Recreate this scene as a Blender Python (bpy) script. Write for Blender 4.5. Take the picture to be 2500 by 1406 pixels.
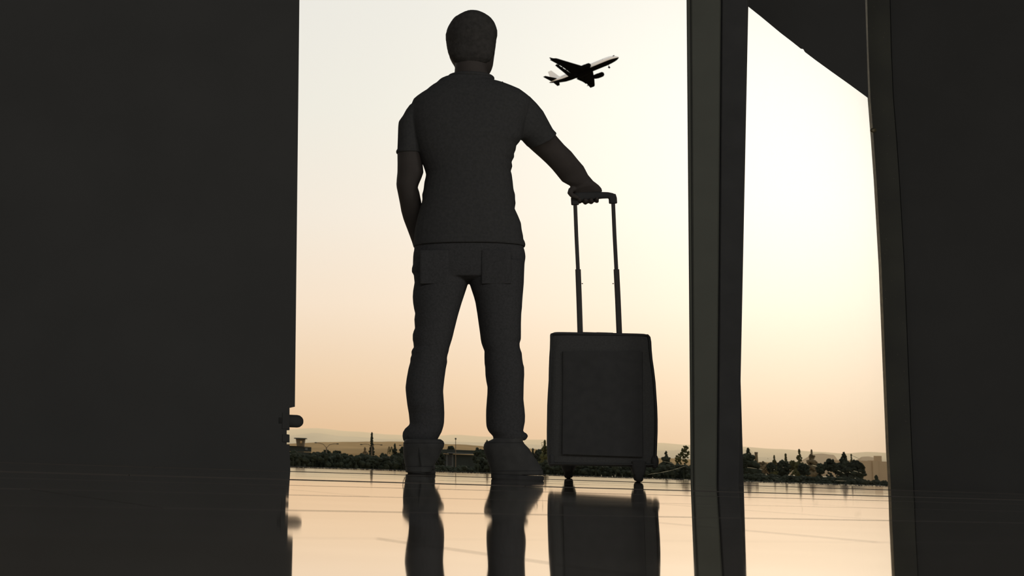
import bpy, bmesh, math, random
from mathutils import Vector, Matrix
random.seed(7)
for o in list(bpy.data.objects): bpy.data.objects.remove(o)
S = bpy.context.scene
COL = S.collection
V = Vector

# ---------------------------------------------------------------- camera
F_PX, X0, Y0 = 3000.0, 250.0, 703.0           # focal length and optical axis in a 2500x1406 frame
PITCH, ROLL, CAM_H = math.atan(0.129), 0.037, 0.063
C = V((0, 0, CAM_H))
FW = V((0, math.cos(PITCH), math.sin(PITCH)))
UO = V((0, -math.sin(PITCH), math.cos(PITCH)))
HX = V((1, 0, 0))
RT = HX * math.cos(ROLL) + UO * math.sin(ROLL)
UP = UO * math.cos(ROLL) - HX * math.sin(ROLL)
cd = bpy.data.cameras.new('camera'); cam = bpy.data.objects.new('camera', cd); COL.objects.link(cam)
cam.matrix_world = Matrix(((RT.x, UP.x, -FW.x, C.x), (RT.y, UP.y, -FW.y, C.y), (RT.z, UP.z, -FW.z, C.z), (0, 0, 0, 1)))
cd.sensor_width = 36; cd.lens = 36 * F_PX / 2500; cd.shift_x = (1250 - X0) / 2500
cd.clip_start = 0.02; cd.clip_end = 20000
cd.dof.use_dof = True; cd.dof.focus_distance = 4.95; cd.dof.aperture_fstop = 13
S.camera = cam

def ray(x, y): return FW * F_PX + RT * (x - X0) - UP * (y - Y0)
def at_y(x, y, Y):
    d = ray(x, y); return C + d * ((Y - C.y) / d.y)
def on_floor(x, y, z=0.0):
    d = ray(x, y); return C + d * ((z - C.z) / d.z)
def gdir(x):
    d = ray(x, 1120); d.z = 0; return d.normalized()
def at_g(x, y, g, dist):                       # point of the plane g.P = dist seen at that pixel
    d = ray(x, y); return C + d * ((dist - C.dot(g)) / d.dot(g))

# ---------------------------------------------------------------- sky, sun, exposure
S.view_settings.view_transform = 'Standard'; S.view_settings.look = 'None'
S.view_settings.exposure = 0; S.view_settings.gamma = 1; S.view_settings.use_curve_mapping = False
SUN = ray(2275, 390).normalized()
def lin(r, g, b):
    f = lambda c: (c / 255 / 12.92) if c / 255 <= .04045 else ((c / 255 + .055) / 1.055) ** 2.4
    return (f(r), f(g), f(b), 1)
w = bpy.data.worlds.new('sky'); S.world = w; w.use_nodes = True
nt = w.node_tree; nt.nodes.clear()
N = lambda t: nt.nodes.new(t); L = nt.links.new
tc = N('ShaderNodeTexCoord'); sx = N('ShaderNodeSeparateXYZ'); L(tc.outputs['Generated'], sx.inputs[0])
rp = N('ShaderNodeValToRGB'); L(sx.outputs['Z'], rp.inputs[0])
els = [(0.0, (230, 191, 150)), (0.02, (233, 196, 156)), (0.06, (243, 212, 177)), (0.12, (250, 229, 205)), (0.19, (247, 236, 221)), (0.27, (242, 238, 227)), (0.40, (238, 236, 230)), (1.0, (205, 212, 220))]
cr = rp.color_ramp
while len(cr.elements) < len(els): cr.elements.new(.5)
for e, (p, c) in zip(cr.elements, els): e.position = p; e.color = lin(*c)
nm = N('ShaderNodeVectorMath'); nm.operation = 'NORMALIZE'; L(tc.outputs['Generated'], nm.inputs[0])
dt = N('ShaderNodeVectorMath'); dt.operation = 'DOT_PRODUCT'; L(nm.outputs[0], dt.inputs[0]); dt.inputs[1].default_value = SUN
def M(op, a, b=None, clamp=False):
    n = N('ShaderNodeMath'); n.operation = op; n.use_clamp = clamp
    for i, v in enumerate((a, b)):
        if v is None: continue
        if isinstance(v, (int, float)): n.inputs[i].default_value = v
        else: L(v, n.inputs[i])
    return n.outputs[0]
one = M('SUBTRACT', 1.0, dt.outputs['Value'])
glow = M('MULTIPLY', M('EXPONENT', M('MULTIPLY', one, -110.0)), 0.34)
glow2 = M('MULTIPLY', M('EXPONENT', M('MULTIPLY', one, -28.0)), 0.37)
gl = M('ADD', glow, glow2)
gc = N('ShaderNodeMixRGB'); gc.blend_type = 'MULTIPLY'; gc.inputs[0].default_value = 1
cg = N('ShaderNodeCombineXYZ'); L(gl, cg.inputs[0]); L(gl, cg.inputs[1]); L(gl, cg.inputs[2])
L(cg.outputs[0], gc.inputs[1]); gc.inputs[2].default_value = (1, .94, .79, 1)
ad = N('ShaderNodeMixRGB'); ad.blend_type = 'ADD'; ad.inputs[0].default_value = 1
L(rp.outputs[0], ad.inputs[1]); L(gc.outputs[0], ad.inputs[2])
bg = N('ShaderNodeBackground'); L(ad.outputs[0], bg.inputs[0]); bg.inputs[1].default_value = 1.0
ow = N('ShaderNodeOutputWorld'); L(bg.outputs[0], ow.inputs[0])

sd = bpy.data.lights.new('sun', 'SUN'); sd.energy = 2.0; sd.angle = math.radians(2); sd.color = (1, .86, .66)
so = bpy.data.objects.new('sun', sd); COL.objects.link(so); so.rotation_euler = SUN.to_track_quat('Z', 'Y').to_euler()

# dim fill lights added unseen behind the camera to lift the dark interior
for (lx, ly) in ((-3.5, -5.5), (2.5, -5.5), (8, -5.5)):
    ld = bpy.data.lights.new('fill_light', 'AREA'); ld.shape = 'RECTANGLE'; ld.size = 2.4; ld.size_y = .6
    ld.energy = 172 if lx < 5 else 300; ld.color = (1, .99, .965)
    lo = bpy.data.objects.new('fill_light', ld); COL.objects.link(lo); lo.location = (lx, ly, 4.80)
    lo.rotation_euler = (math.radians(42), 0, 0)

# ---------------------------------------------------------------- materials
MATS = {}
def mat(name, col, rough=.8, metal=0.0, spec=.2, noise=0.0, scale=8, bump=0.0, sheen=0):
    if name in MATS: return MATS[name]
    m = bpy.data.materials.new(name); m.use_nodes = True; t = m.node_tree; b = t.nodes['Principled BSDF']
    b.inputs['Roughness'].default_value = rough; b.inputs['Metallic'].default_value = metal
    b.inputs['Specular IOR Level'].default_value = spec
    c = (*col[:3], 1); b.inputs['Base Color'].default_value = c
    if noise or bump:
        tcn = t.nodes.new('ShaderNodeTexCoord'); nz = t.nodes.new('ShaderNodeTexNoise'); nz.inputs['Scale'].default_value = scale; nz.inputs['Detail'].default_value = 6
        t.links.new(tcn.outputs['Object'], nz.inputs['Vector'])
        if noise:
            r = t.nodes.new('ShaderNodeValToRGB'); r.color_ramp.elements[0].position = .3; r.color_ramp.elements[1].position = .7
            r.color_ramp.elements[0].color = (*[v * (1 - noise) for v in c[:3]], 1); r.color_ramp.elements[1].color = (*[min(1, v * (1 + noise)) for v in c[:3]], 1)
            t.links.new(nz.outputs['Fac'], r.inputs[0]); t.links.new(r.outputs[0], b.inputs['Base Color'])
        if bump:
            bp = t.nodes.new('ShaderNodeBump'); bp.inputs['Strength'].default_value = bump; bp.inputs['Distance'].default_value = .003
            t.links.new(nz.outputs['Fac'], bp.inputs['Height']); t.links.new(bp.outputs[0], b.inputs['Normal'])
    MATS[name] = m; return m
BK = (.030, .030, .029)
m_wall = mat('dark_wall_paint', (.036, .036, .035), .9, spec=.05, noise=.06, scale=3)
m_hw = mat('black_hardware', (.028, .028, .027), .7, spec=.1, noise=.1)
m_col = mat('brushed_dark_steel', (.056, .058, .046), .55, spec=.2, noise=.08, scale=5)
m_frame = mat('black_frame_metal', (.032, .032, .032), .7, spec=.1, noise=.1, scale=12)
m_edge = mat('worn_bronze_edge', (.07, .058, .032), .45, metal=.3, spec=.3, noise=.4, scale=30)
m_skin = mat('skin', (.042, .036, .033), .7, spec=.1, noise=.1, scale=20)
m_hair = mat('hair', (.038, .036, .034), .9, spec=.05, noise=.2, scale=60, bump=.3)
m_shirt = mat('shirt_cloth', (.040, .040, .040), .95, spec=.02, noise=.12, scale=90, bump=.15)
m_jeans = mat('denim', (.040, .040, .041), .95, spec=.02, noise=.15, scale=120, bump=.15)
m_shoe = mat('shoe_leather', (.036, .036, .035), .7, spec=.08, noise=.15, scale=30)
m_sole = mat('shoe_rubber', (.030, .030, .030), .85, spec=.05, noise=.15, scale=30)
m_case = mat('suitcase_cloth', (.047, .047, .046), .9, spec=.03, noise=.12, scale=150, bump=.2)
m_trim = mat('suitcase_trim', (.034, .034, .034), .7, spec=.08, noise=.1, scale=30)
m_pole = mat('dark_pole_metal', (.035, .032, .030), .5, metal=.2, spec=.2, noise=.1, scale=30)

def floor_mat():
    m = bpy.data.materials.new('polished_stone'); m.use_nodes = True; t = m.node_tree; b = t.nodes['Principled BSDF']
    b.inputs['Metallic'].default_value = .98; b.inputs['Roughness'].default_value = .035
    tcn = t.nodes.new('ShaderNodeTexCoord')
    mp = t.nodes.new('ShaderNodeMapping'); mp.inputs['Scale'].default_value = (1.2, 3, 1)
    t.links.new(tcn.outputs['Object'], mp.inputs[0])
    nz = t.nodes.new('ShaderNodeTexNoise'); nz.inputs['Scale'].default_value = 2.2; nz.inputs['Detail'].default_value = 5
    t.links.new(mp.outputs[0], nz.inputs['Vector'])
    r = t.nodes.new('ShaderNodeValToRGB'); r.color_ramp.elements[0].position = .35; r.color_ramp.elements[1].position = .7
    r.color_ramp.elements[0].color = (.86, .76, .62, 1); r.color_ramp.elements[1].color = (.98, .90, .78, 1)
    t.links.new(nz.outputs['Fac'], r.inputs[0]); t.links.new(r.outputs[0], b.inputs['Base Color'])
    r2 = t.nodes.new('ShaderNodeMapRange'); r2.inputs['To Min'].default_value = .02; r2.inputs['To Max'].default_value = .06
    t.links.new(nz.outputs['Fac'], r2.inputs[0]); t.links.new(r2.outputs[0], b.inputs['Roughness'])
    return m
m_floor = floor_mat()
m_grout = mat('grout', (.05, .045, .04), .9, spec=.05)

def glass_mat():
    m = bpy.data.materials.new('window_glass'); m.use_nodes = True; t = m.node_tree; t.nodes.clear()
    o = t.nodes.new('ShaderNodeOutputMaterial'); mx = t.nodes.new('ShaderNodeMixShader'); tr = t.nodes.new('ShaderNodeBsdfTransparent')
    gs = t.nodes.new('ShaderNodeBsdfGlossy'); gs.inputs['Roughness'].default_value = .0
    tr.inputs[0].default_value = (.985, .985, .98, 1)
    fr = t.nodes.new('ShaderNodeFresnel'); fr.inputs[0].default_value = 1.2
    t.links.new(fr.outputs[0], mx.inputs[0]); t.links.new(tr.outputs[0], mx.inputs[1]); t.links.new(gs.outputs[0], mx.inputs[2]); t.links.new(mx.outputs[0], o.inputs[0])
    return m
m_glass = glass_mat()
def chalk_mat():
    m = bpy.data.materials.new('pale_grit'); m.use_nodes = True; t = m.node_tree; t.nodes.clear()
    o = t.nodes.new('ShaderNodeOutputMaterial'); mx = t.nodes.new('ShaderNodeMixShader'); mx.inputs[0].default_value = .6
    a = t.nodes.new('ShaderNodeBsdfDiffuse'); a.inputs[0].default_value = (.9, .85, .7, 1)
    b = t.nodes.new('ShaderNodeBsdfTranslucent'); b.inputs[0].default_value = (.9, .82, .62, 1)
    t.links.new(a.outputs[0], mx.inputs[1]); t.links.new(b.outputs[0], mx.inputs[2]); t.links.new(mx.outputs[0], o.inputs[0])
    return m
m_grit = chalk_mat()

# ---------------------------------------------------------------- mesh helpers
def obj(name, bm, m, parent=None, smooth=False, loc=None):
    me = bpy.data.meshes.new(name); bm.normal_update(); bm.to_mesh(me); bm.free()
    if smooth:
        for p in me.polygons: p.use_smooth = True
    me.materials.append(m)
    o = bpy.data.objects.new(name, me); COL.objects.link(o)
    if parent:
        o.parent = parent; o.matrix_parent_inverse = parent.matrix_basis.inverted()
    return o
def thing(name, label, cat, loc=(0, 0, 0), group=None):
    o = bpy.data.objects.new(name, None); COL.objects.link(o); o.location = loc; o.empty_display_size = .1
    o['label'] = label; o['category'] = cat
    if group: o['group'] = group
    return o
def tag(o, label, cat, group=None, kind=None):
    o['label'] = label; o['category'] = cat
    if group: o['group'] = group
    if kind: o['kind'] = kind
    return o
def structure(name, bm, m, label, cat, smooth=False):
    o = obj(name, bm, m, smooth=smooth); o['kind'] = 'structure'; tag(o, label, cat); return o
def solid(bm, front, back):                     # closed prism between two equal outlines
    a = [bm.verts.new(p) for p in front]; b = [bm.verts.new(p) for p in back]; n = len(a)
    bm.faces.new(a); bm.faces.new(b[::-1])
    for i in range(n): bm.faces.new((a[i], b[i], b[(i + 1) % n], a[(i + 1) % n]))
def fix(bm): bmesh.ops.recalc_face_normals(bm, faces=bm.faces[:]); return bm
def box(bm, lo, hi):
    x0, y0, z0 = lo; x1, y1, z1 = hi
    solid(bm, [V((x0, y0, z0)), V((x1, y0, z0)), V((x1, y0, z1)), V((x0, y0, z1))], [V((x0, y1, z0)), V((x1, y1, z0)), V((x1, y1, z1)), V((x0, y1, z1))])
def loft(bm, rings, cap=True):
    R = [[bm.verts.new(p) for p in r] for r in rings]; n = len(R[0])
    for a, b in zip(R, R[1:]):
        for i in range(n): bm.faces.new((a[i], a[(i + 1) % n], b[(i + 1) % n], b[i]))
    if cap: bm.faces.new(R[0][::-1]); bm.faces.new(R[-1])
def sup(c, n): return math.copysign(abs(c) ** (2.0 / n), c)
def ring(c, a, b, n=28, e=2.0):
    return [c + a * sup(math.cos(2 * math.pi * i / n), e) + b * sup(math.sin(2 * math.pi * i / n), e) for i in range(n)]
def limb(bm, secs, n=28, e=2.0):
    """secs: (centre, side vector, depth half) - ring planes stand square to the limb axis"""
    cs = [s[0] for s in secs]; rings = []
    for i, (c, a, d) in enumerate(secs):
        t = (cs[min(i + 1, len(cs) - 1)] - cs[max(i - 1, 0)]).normalized()
        b = t.cross(a).normalized() * d
        rings.append(ring(c, a, b, n, e))
    loft(bm, rings)
def tube(bm, pts, r, n=10):
    pts = [V(p) for p in pts]; rings = []; ref = None
    rr = r if isinstance(r, (list, tuple)) else [r] * len(pts)
    for i, p in enumerate(pts):
        t = (pts[min(i + 1, len(pts) - 1)] - pts[max(i - 1, 0)]).normalized()
        if ref is None: ref = t.orthogonal().normalized()
        a = (ref - t * ref.dot(t)).normalized(); ref = a; b = t.cross(a)
        rings.append(ring(p, a * rr[i], b * rr[i], n))
    loft(bm, rings)
def ball(bm, c, rx, ry, rz, ax=None, seg=16):
    r = bmesh.ops.create_uvsphere(bm, u_segments=seg, v_segments=seg // 2 + 2, radius=1)
    A = ax or (V((1, 0, 0)), V((0, 1, 0)), V((0, 0, 1)))
    for v in r['verts']: v.co = V(c) + A[0] * (v.co.x * rx) + A[1] * (v.co.y * ry) + A[2] * (v.co.z * rz)
def remesh(bm, vox, smooth=2, disp=None):
    me = bpy.data.meshes.new('tmp'); fix(bm); bm.to_mesh(me); bm.free()
    o = bpy.data.objects.new('tmp', me); COL.objects.link(o)
    r = o.modifiers.new('r', 'REMESH'); r.mode = 'VOXEL'; r.voxel_size = vox
    if smooth: s = o.modifiers.new('s', 'SMOOTH'); s.factor = .5; s.iterations = smooth
    dg = bpy.context.evaluated_depsgraph_get()
    me2 = bpy.data.meshes.new_from_object(o.evaluated_get(dg)); bpy.data.objects.remove(o); bpy.data.meshes.remove(me)
    b = bmesh.new(); b.from_mesh(me2); bpy.data.meshes.remove(me2); return b

# ================================================================ SETTING
WA, WB = on_floor(710, 1140), on_floor(2163, 1187)      # foot of the window wall, left and right
WD = (WB - WA); WD.z = 0; WD.normalize()
WN = V((-WD.y, WD.x, 0))                                  # points outdoors
def win(u, z=0, off=0.0): return WA + WD * u + WN * off + V((0, 0, z))
WLEN = (WB - WA).length
CEIL = 5.0
RX0, RX1, RY0 = -7.0, 12.0, -9.0
# floor: base slab with every polished slab in view as a part
bm = bmesh.new()
far = [V((RX0, RY0, -.008)), V((RX1, RY0, -.008)), V((RX1, 4.6, -.008)), win(WLEN + .8, -.008, -.02), win(0, -.008, -.02), win(-1.2, -.008, -.02), V((RX0, 4.9, -.008))]
solid(bm, far, [p - V((0, 0, .2)) for p in far])
floor = structure('floor', fix(bm), m_floor, 'mirror polished stone floor reflecting the sky and the traveller', 'floor')
J = [0.0, .47]                                            # joint distances measured square to the window
def vdist(x, y): return on_floor(x, y).dot(WN)
js = [vdist(740, y) for y in (1302, 1239, 1204, 1182, 1169)]
js = sorted(js); top = WA.dot(WN) - .03
js += [js[-1] + (vdist(740, 1151) - js[-1]) * k / 3 for k in (1, 2, 3)]
js = [js[0] - .45 * k for k in range(5, 0, -1)] + js
k = js[-1]
while k + .5 < top - .15: k += .5; js.append(k)
js.append(top)
def row_z(v):
    if v > vdist(740, 1151) - .01: return 0.0
    if v > vdist(740, 1169) - .01: return -.0014
    if v > vdist(740, 1182) - .01: return -.0026
    if v > vdist(740, 1204) - .01: return -.0030
    return -.0034 if v > vdist(740, 1239) - .01 else -.0036
def lim(u, v):
    p = WD * u + WN * v; return RX0 + .1 < p.x < RX1 - .1
for i, (v0, v1) in enumerate(zip(js, js[1:])):
    u = -3.0 + (i % 2) * .6
    uend = 9.0 if i > 6 else 5.0
    while u < uend:
        u1 = u + 1.2
        bm = bmesh.new(); z = row_z(v0); g = .0012; tl = random.uniform(-.0003, .0003); tz = random.uniform(-.00015, .00015)
        P = []
        for (a, b) in ((u + g, v0 + g), (u1 - g, v0 + g), (u1 - g, v1 - g), (u + g, v1 - g)):
            P.append(WD * a + WN * b + V((0, 0, z + tz + tl * (b - v0))))
        c = sum(P, V()) / 4
        Q = [p + (c - p).normalized() * .0004 for p in P]
        B = [V((p.x, p.y, -.0079)) for p in P]; P2 = [p - V((0, 0, .0008)) for p in P]
        q = [bm.verts.new(p) for p in Q]; p2 = [bm.verts.new(p) for p in P2]; b2 = [bm.verts.new(p) for p in B]
        bm.faces.new(q); bm.faces.new(b2[::-1])
        edge_faces = []
        for s in range(4):
            edge_faces.append(bm.faces.new((p2[s], p2[(s + 1) % 4], q[(s + 1) % 4], q[s]))); edge_faces.append(bm.faces.new((b2[s], b2[(s + 1) % 4], p2[(s + 1) % 4], p2[s])))
        for f_ in edge_faces: f_.material_index = 1
        obj('floor_slab', fix(bm), m_floor, floor).data.materials.append(m_grout)
        u = u1
# plain polished floor outside the slabs in view
bm = bmesh.new()
a = V((RX0, RY0, 0)); lo = js[0]
pts = [V((RX0, RY0, -.0045)), V((RX1, RY0, -.0045)), V((RX1, -2.4, -.0045)), V((RX0, -2.4, -.0045))]
solid(bm, pts, [V((p.x, p.y, -.0079)) for p in pts])
obj('rear_floor_field', fix(bm), m_floor, floor)

bm = bmesh.new()
cp = [V((RX0, RY0, CEIL)), V((RX1, RY0, CEIL)), V((RX1, 4.6, CEIL)), win(WLEN + 1.2, CEIL, .3), win(-1.2, CEIL, .3), V((RX0, 5.2, CEIL))]
solid(bm, cp, [p + V((0, 0, .25)) for p in cp])
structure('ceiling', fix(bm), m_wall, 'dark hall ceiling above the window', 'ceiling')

# left wall: its end above a low gap, with the door hardware at its foot
LY = 4.6
def edge(xa, ya, xb, yb, Y, z):                            # follow a slanted edge of the photo up to height z
    A, B = at_y(xa, ya, Y), at_y(xb, yb, Y); return A + (B - A) * ((z - A.z) / (B.z - A.z))
zt = at_y(720, 993, LY).z
bm = bmesh.new()
def lw(x, y): return at_y(x, y, LY)
f = [V((RX0, LY, -.0075))]
for x, y in ((709, 1152), (707, 1100), (707, 1085), (700, 1085), (700, 1080), (707, 1080), (707, 1061), (700, 1060), (700, 1050), (707, 1050), (707, 1044), (707, 1010), (707, 996), (709, 993), (720, 993)):
    p = lw(x, y); f.append(V((p.x, p.y, p.z if p.z > .001 else -.0075)))
f += [edge(720, 993, 731, 0, LY, CEIL), V((RX0, LY, CEIL))]
solid(bm, f, [p + V((0, .75, 0)) for p in f])
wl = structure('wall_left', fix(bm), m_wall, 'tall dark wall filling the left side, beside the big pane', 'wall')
def slabx(bm, y0, y1, xr, th=.6, Y=LY, xl=None):
    A, B = at_y(xr, y0, Y), at_y(xr, y1, Y); X = at_y(xl, y0, Y).x
    f = [V((X, Y, B.z)), B, A, V((X, Y, A.z))]
    solid(bm, f, [p + V((0, th, 0)) for p in f])
for (y0, y1, x) in ((1008, 1047, 706), (1061, 1079, 706.5)):
    bm = bmesh.new(); slabx(bm, y0, y1, x, .05, LY - .003, 690); obj('guide_plate', fix(bm), m_hw, wl)
# rounded stop
A = at_y(700, 1027, LY); r = (at_y(740, 1012, LY).z - at_y(740, 1043, LY).z) / 2; E = at_y(743, 1028, LY)
bm = bmesh.new(); rings = []
for (dx, k) in ((-.03, 1), (E.x - A.x - r, 1), (E.x - A.x - r * .6, .92), (E.x - A.x - r * .25, .66), (E.x - A.x - r * .06, .35), (E.x - A.x, .02)):
    rings.append(ring(V((A.x + dx, LY + .02, A.z)), V((0, .022 * k, 0)), V((0, 0, r * k)), 20, 2.4))
loft(bm, rings); obj('rounded_stop', fix(bm), m_hw, wl, smooth=True)

for nm, lo, hi in (('wall_west', (RX0 - .2, RY0, -.2), (RX0, 5.2, CEIL)), ('wall_back', (RX0, RY0 - .2, -.2), (RX1, RY0, CEIL)), ('wall_east', (RX1, RY0, -.2), (RX1 + .2, 4.7, CEIL))):
    bm = bmesh.new(); box(bm, lo, hi); structure(nm, fix(bm), m_wall, 'dark side wall of the hall behind the camera', 'wall')

# column (pale left strip, dark right strip) standing before the window
gc_ = gdir(1740)
def gprism(bm, outl, g, dist, th, sh=.0):
    f = [at_g(x, y, g, dist) for x, y in outl]; c = sum(f, V()) / len(f)
    b = [p + g * th for p in f]
    b = [at_line(p, th, g) for p in f]
    solid(bm, f, b)
def at_line(p, th, g):                                      # step away from the viewpoint, keeping the sides out of sight
    d = (p - C); dh = V((d.x, d.y, 0)); q = p + dh.normalized() * th
    q = V((q.x, q.y, p.z)); 
    s = V((-g.y, g.x, 0)); return q
dC = on_floor(1690, 1184).dot(gc_)
def yb(x, d): return 0
def col_outline(xtl, xtr, xbl, xbr, dist, g):
    def lp(xb, xt, z, xbot=1180.0):
        A, B = at_g(xb, xbot, g, dist), at_g(xt, 0, g, dist); return A + (B - A) * ((z - A.z) / (B.z - A.z))
    return [lp(xbl, xtl, -.0075), lp(xbr, xtr, -.0075), lp(xbr, xtr, CEIL), lp(xbl, xtl, CEIL)]
def colpiece(name, xtl, xtr, xbl, xbr, dist, th, m, parent=None, label=None, bev=0):
    f = col_outline(xtl, xtr, xbl, xbr, dist, gc_); bm = bmesh.new()
    b = [p + (V((p.x, p.y, 0))).normalized() * th for p in f]; solid(bm, f, b); fix(bm)
    if bev: bmesh.ops.bevel(bm, geom=[e for e in bm.edges if abs((e.verts[0].co - e.verts[1].co).normalized().z) > .9], offset=bev, segments=3, affect='EDGES')
    return obj(name, bm, m, parent)
cl = colpiece('trim_1', 1679, 1824, 1689, 1803, dC + .10, .32, m_frame); cl['kind'] = 'structure'
tag(cl, 'full height dark column between the big pane and the right pane', 'column')
colpiece('cladding', 1687, 1760, 1694, 1750, dC + .075, .03, m_col, cl, bev=.004)
colpiece('edge_profile', 1676, 1685.5, 1686, 1692.5, dC + .08, .06, m_col, cl, bev=.003)
colpiece('corner_profile', 1763, 1824, 1753, 1803, dC + .07, .05, m_frame, cl, bev=.003)
bm = bmesh.new(); A = at_g(1807.5, 790, gc_, dC + .09)
ball(bm, A - V((.004, 0, 0)), .006, .006, .02); obj('catch', fix(bm), m_hw, cl, smooth=True)

# sloping soffit above the right pane
gs = gdir(1960); dS = win(WLEN * .72).dot(gs) - .35
out = [(1700, -80), (1760, -28), (1824, 14), (1858, 41), (1905, 80), (1935, 103), (1955, 119), (1961, 120), (1965, 127), (1990, 146), (2030, 175), (2075, 207), (2120, 240), (2112, 0)]
bm = bmesh.new(); f = [at_g(x, y, gs, dS) for x, y in out]
f[-1] = f[-2] + (f[-1] - f[-2]) * ((CEIL - f[-2].z) / (f[-1].z - f[-2].z)); f.append(V((f[0].x, f[0].y, CEIL)))
solid(bm, f, [C + V(((p - C).x * 1.05, (p - C).y * 1.05, min((p - C).z * 1.05 + .03, CEIL - C.z))) for p in f])
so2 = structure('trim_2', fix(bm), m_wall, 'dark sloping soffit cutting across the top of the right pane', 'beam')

# right wall with a bronze edge trim and a vertical seam
gr = gdir(2165); dR = win(WLEN).dot(gr) - .06
redge = [(2168, 1190), (2166, 1150), (2163, 1100), (2159, 1000), (2155, 900), (2150, 775), (2145, 650), (2139, 545), (2133, 440), (2126, 340), (2118, 238), (2113, 120), (2110, 0), (2104, -250), (2096, -560)]
def rstrip(dx0, dx1, doff, th, m, name, parent=None, tilt=0):
    L_ = [at_g(x + dx0, y, gr, dR - doff) for x, y in redge]; R_ = [at_g(x + dx1, y, gr, dR - doff - tilt) for x, y in redge]
    bm = bmesh.new()
    L2 = [p + V((p.x, p.y, 0)).normalized() * th for p in L_]; R2 = [p + V((p.x, p.y, 0)).normalized() * th for p in R_]
    for arr in (L_, R_, L2, R2): arr[0].z = -.0075
    rings = [[a, b, c, d] for a, b, c, d in zip(L_, R_, R2, L2)]
    loft(bm, rings); return obj(name, fix(bm), m, parent)
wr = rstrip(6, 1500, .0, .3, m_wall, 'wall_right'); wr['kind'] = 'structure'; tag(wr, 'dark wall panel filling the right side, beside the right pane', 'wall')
def dusty():
    m = bpy.data.materials.new('dusty_dark_panel'); m.use_nodes = True; t = m.node_tree; b = t.nodes['Principled BSDF']
    b.inputs['Roughness'].default_value = .6; b.inputs['Specular IOR Level'].default_value = .1
    tcn = t.nodes.new('ShaderNodeTexCoord')
    n1 = t.nodes.new('ShaderNodeTexNoise'); n1.inputs['Scale'].default_value = 3; n1.inputs['Detail'].default_value = 3
    n2 = t.nodes.new('ShaderNodeTexVoronoi'); n2.inputs['Scale'].default_value = 34
    t.links.new(tcn.outputs['Object'], n1.inputs['Vector']); t.links.new(tcn.outputs['Object'], n2.inputs['Vector'])
    ra = t.nodes.new('ShaderNodeValToRGB'); ra.color_ramp.elements[0].position = .35; ra.color_ramp.elements[0].color = (.032, .032, .028, 1)
    ra.color_ramp.elements[1].position = .75; ra.color_ramp.elements[1].color = (.045, .045, .036, 1)
    rb = t.nodes.new('ShaderNodeValToRGB'); rb.color_ramp.elements[0].position = .03; rb.color_ramp.elements[0].color = (.12, .10, .07, 1)
    rb.color_ramp.elements[1].position = .10; rb.color_ramp.elements[1].color = (0, 0, 0, 1)
    t.links.new(n1.outputs['Fac'], ra.inputs[0]); t.links.new(n2.outputs['Distance'], rb.inputs[0])
    a = t.nodes.new('ShaderNodeMixRGB'); a.blend_type = 'ADD'; a.inputs[0].default_value = .6
    t.links.new(ra.outputs[0], a.inputs[1]); t.links.new(rb.outputs[0], a.inputs[2]); t.links.new(a.outputs[0], b.inputs['Base Color'])
    return m
m_dusty = dusty()
rstrip(7, 62, .012, .02, m_dusty, 'dusty_panel', wr)
rstrip(64, 66, .012, .02, m_hw, 'seam_profile', wr)
rstrip(0, 7, .02, .05, m_edge, 'edge_profile', wr, tilt=.03)
bm = bmesh.new(); A = at_g(2132, 318, gr, dR - .06); ball(bm, A, .02, .01, .014, seg=12)
obj('latch_knob', fix(bm), m_edge, wr, smooth=True)

# window: two panes in a frame along the window line
umid = None
def u_at(x, y=1120):                                        # where the viewing ray through px x meets the window plane
    d = ray(x, y); t = (WA.dot(WN) - C.dot(WN)) / d.dot(WN); return (C + d * t - WA).dot(WD)
um0, um1 = u_at(1762), u_at(1799)
def wbox(u0, u1, z0, z1, o0, o1):
    bm = bmesh.new()
    solid(bm, [win(u0, z0, o0), win(u1, z0, o0), win(u1, z1, o0), win(u0, z1, o0)], [win(u0, z0, o1), win(u1, z0, o1), win(u1, z1, o1), win(u0, z1, o1)]); return fix(bm)
for nm, u0, u1, lab in (('window_1', -.25, um0, 'big floor to ceiling glass pane behind the traveller and suitcase'), ('window_2', um1, WLEN + .1, 'narrower glass pane right of the column, under the sloping soffit')):
    wo = structure(nm, wbox(u0, u1, .0015, .0035, -.02, .03), m_frame, lab, 'window')
    obj('pane', wbox(u0, u1, .0035, CEIL, .006, .012), m_glass, wo)
tr3 = structure('trim_3', wbox(um0, um1, 0, CEIL, -.04, .06), m_frame, 'black window mullion standing right behind the dark column', 'mullion')
WIN = {o.name: o for o in bpy.data.objects}
# grit along the foot of the panes
bm = bmesh.new()
for i in range(420):
    u = random.uniform(0, WLEN); o_ = random.uniform(-.03, .0); s = random.uniform(.0006, .0022) * (1.6 if random.random() < .08 else 1)
    p = win(u, s * .5, -.022 - abs(o_)); 
    r = bmesh.ops.create_icosphere(bm, subdivisions=1, radius=s)
    for v in r['verts']: v.co = V((v.co.x * random.uniform(1, 3.5), v.co.y * 2, v.co.z * .7)) + p
g_ = obj('grit', bm, m_grit); tag(g_, 'pale grit and dust lying along the foot of the glass', 'grit', kind='stuff')
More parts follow.
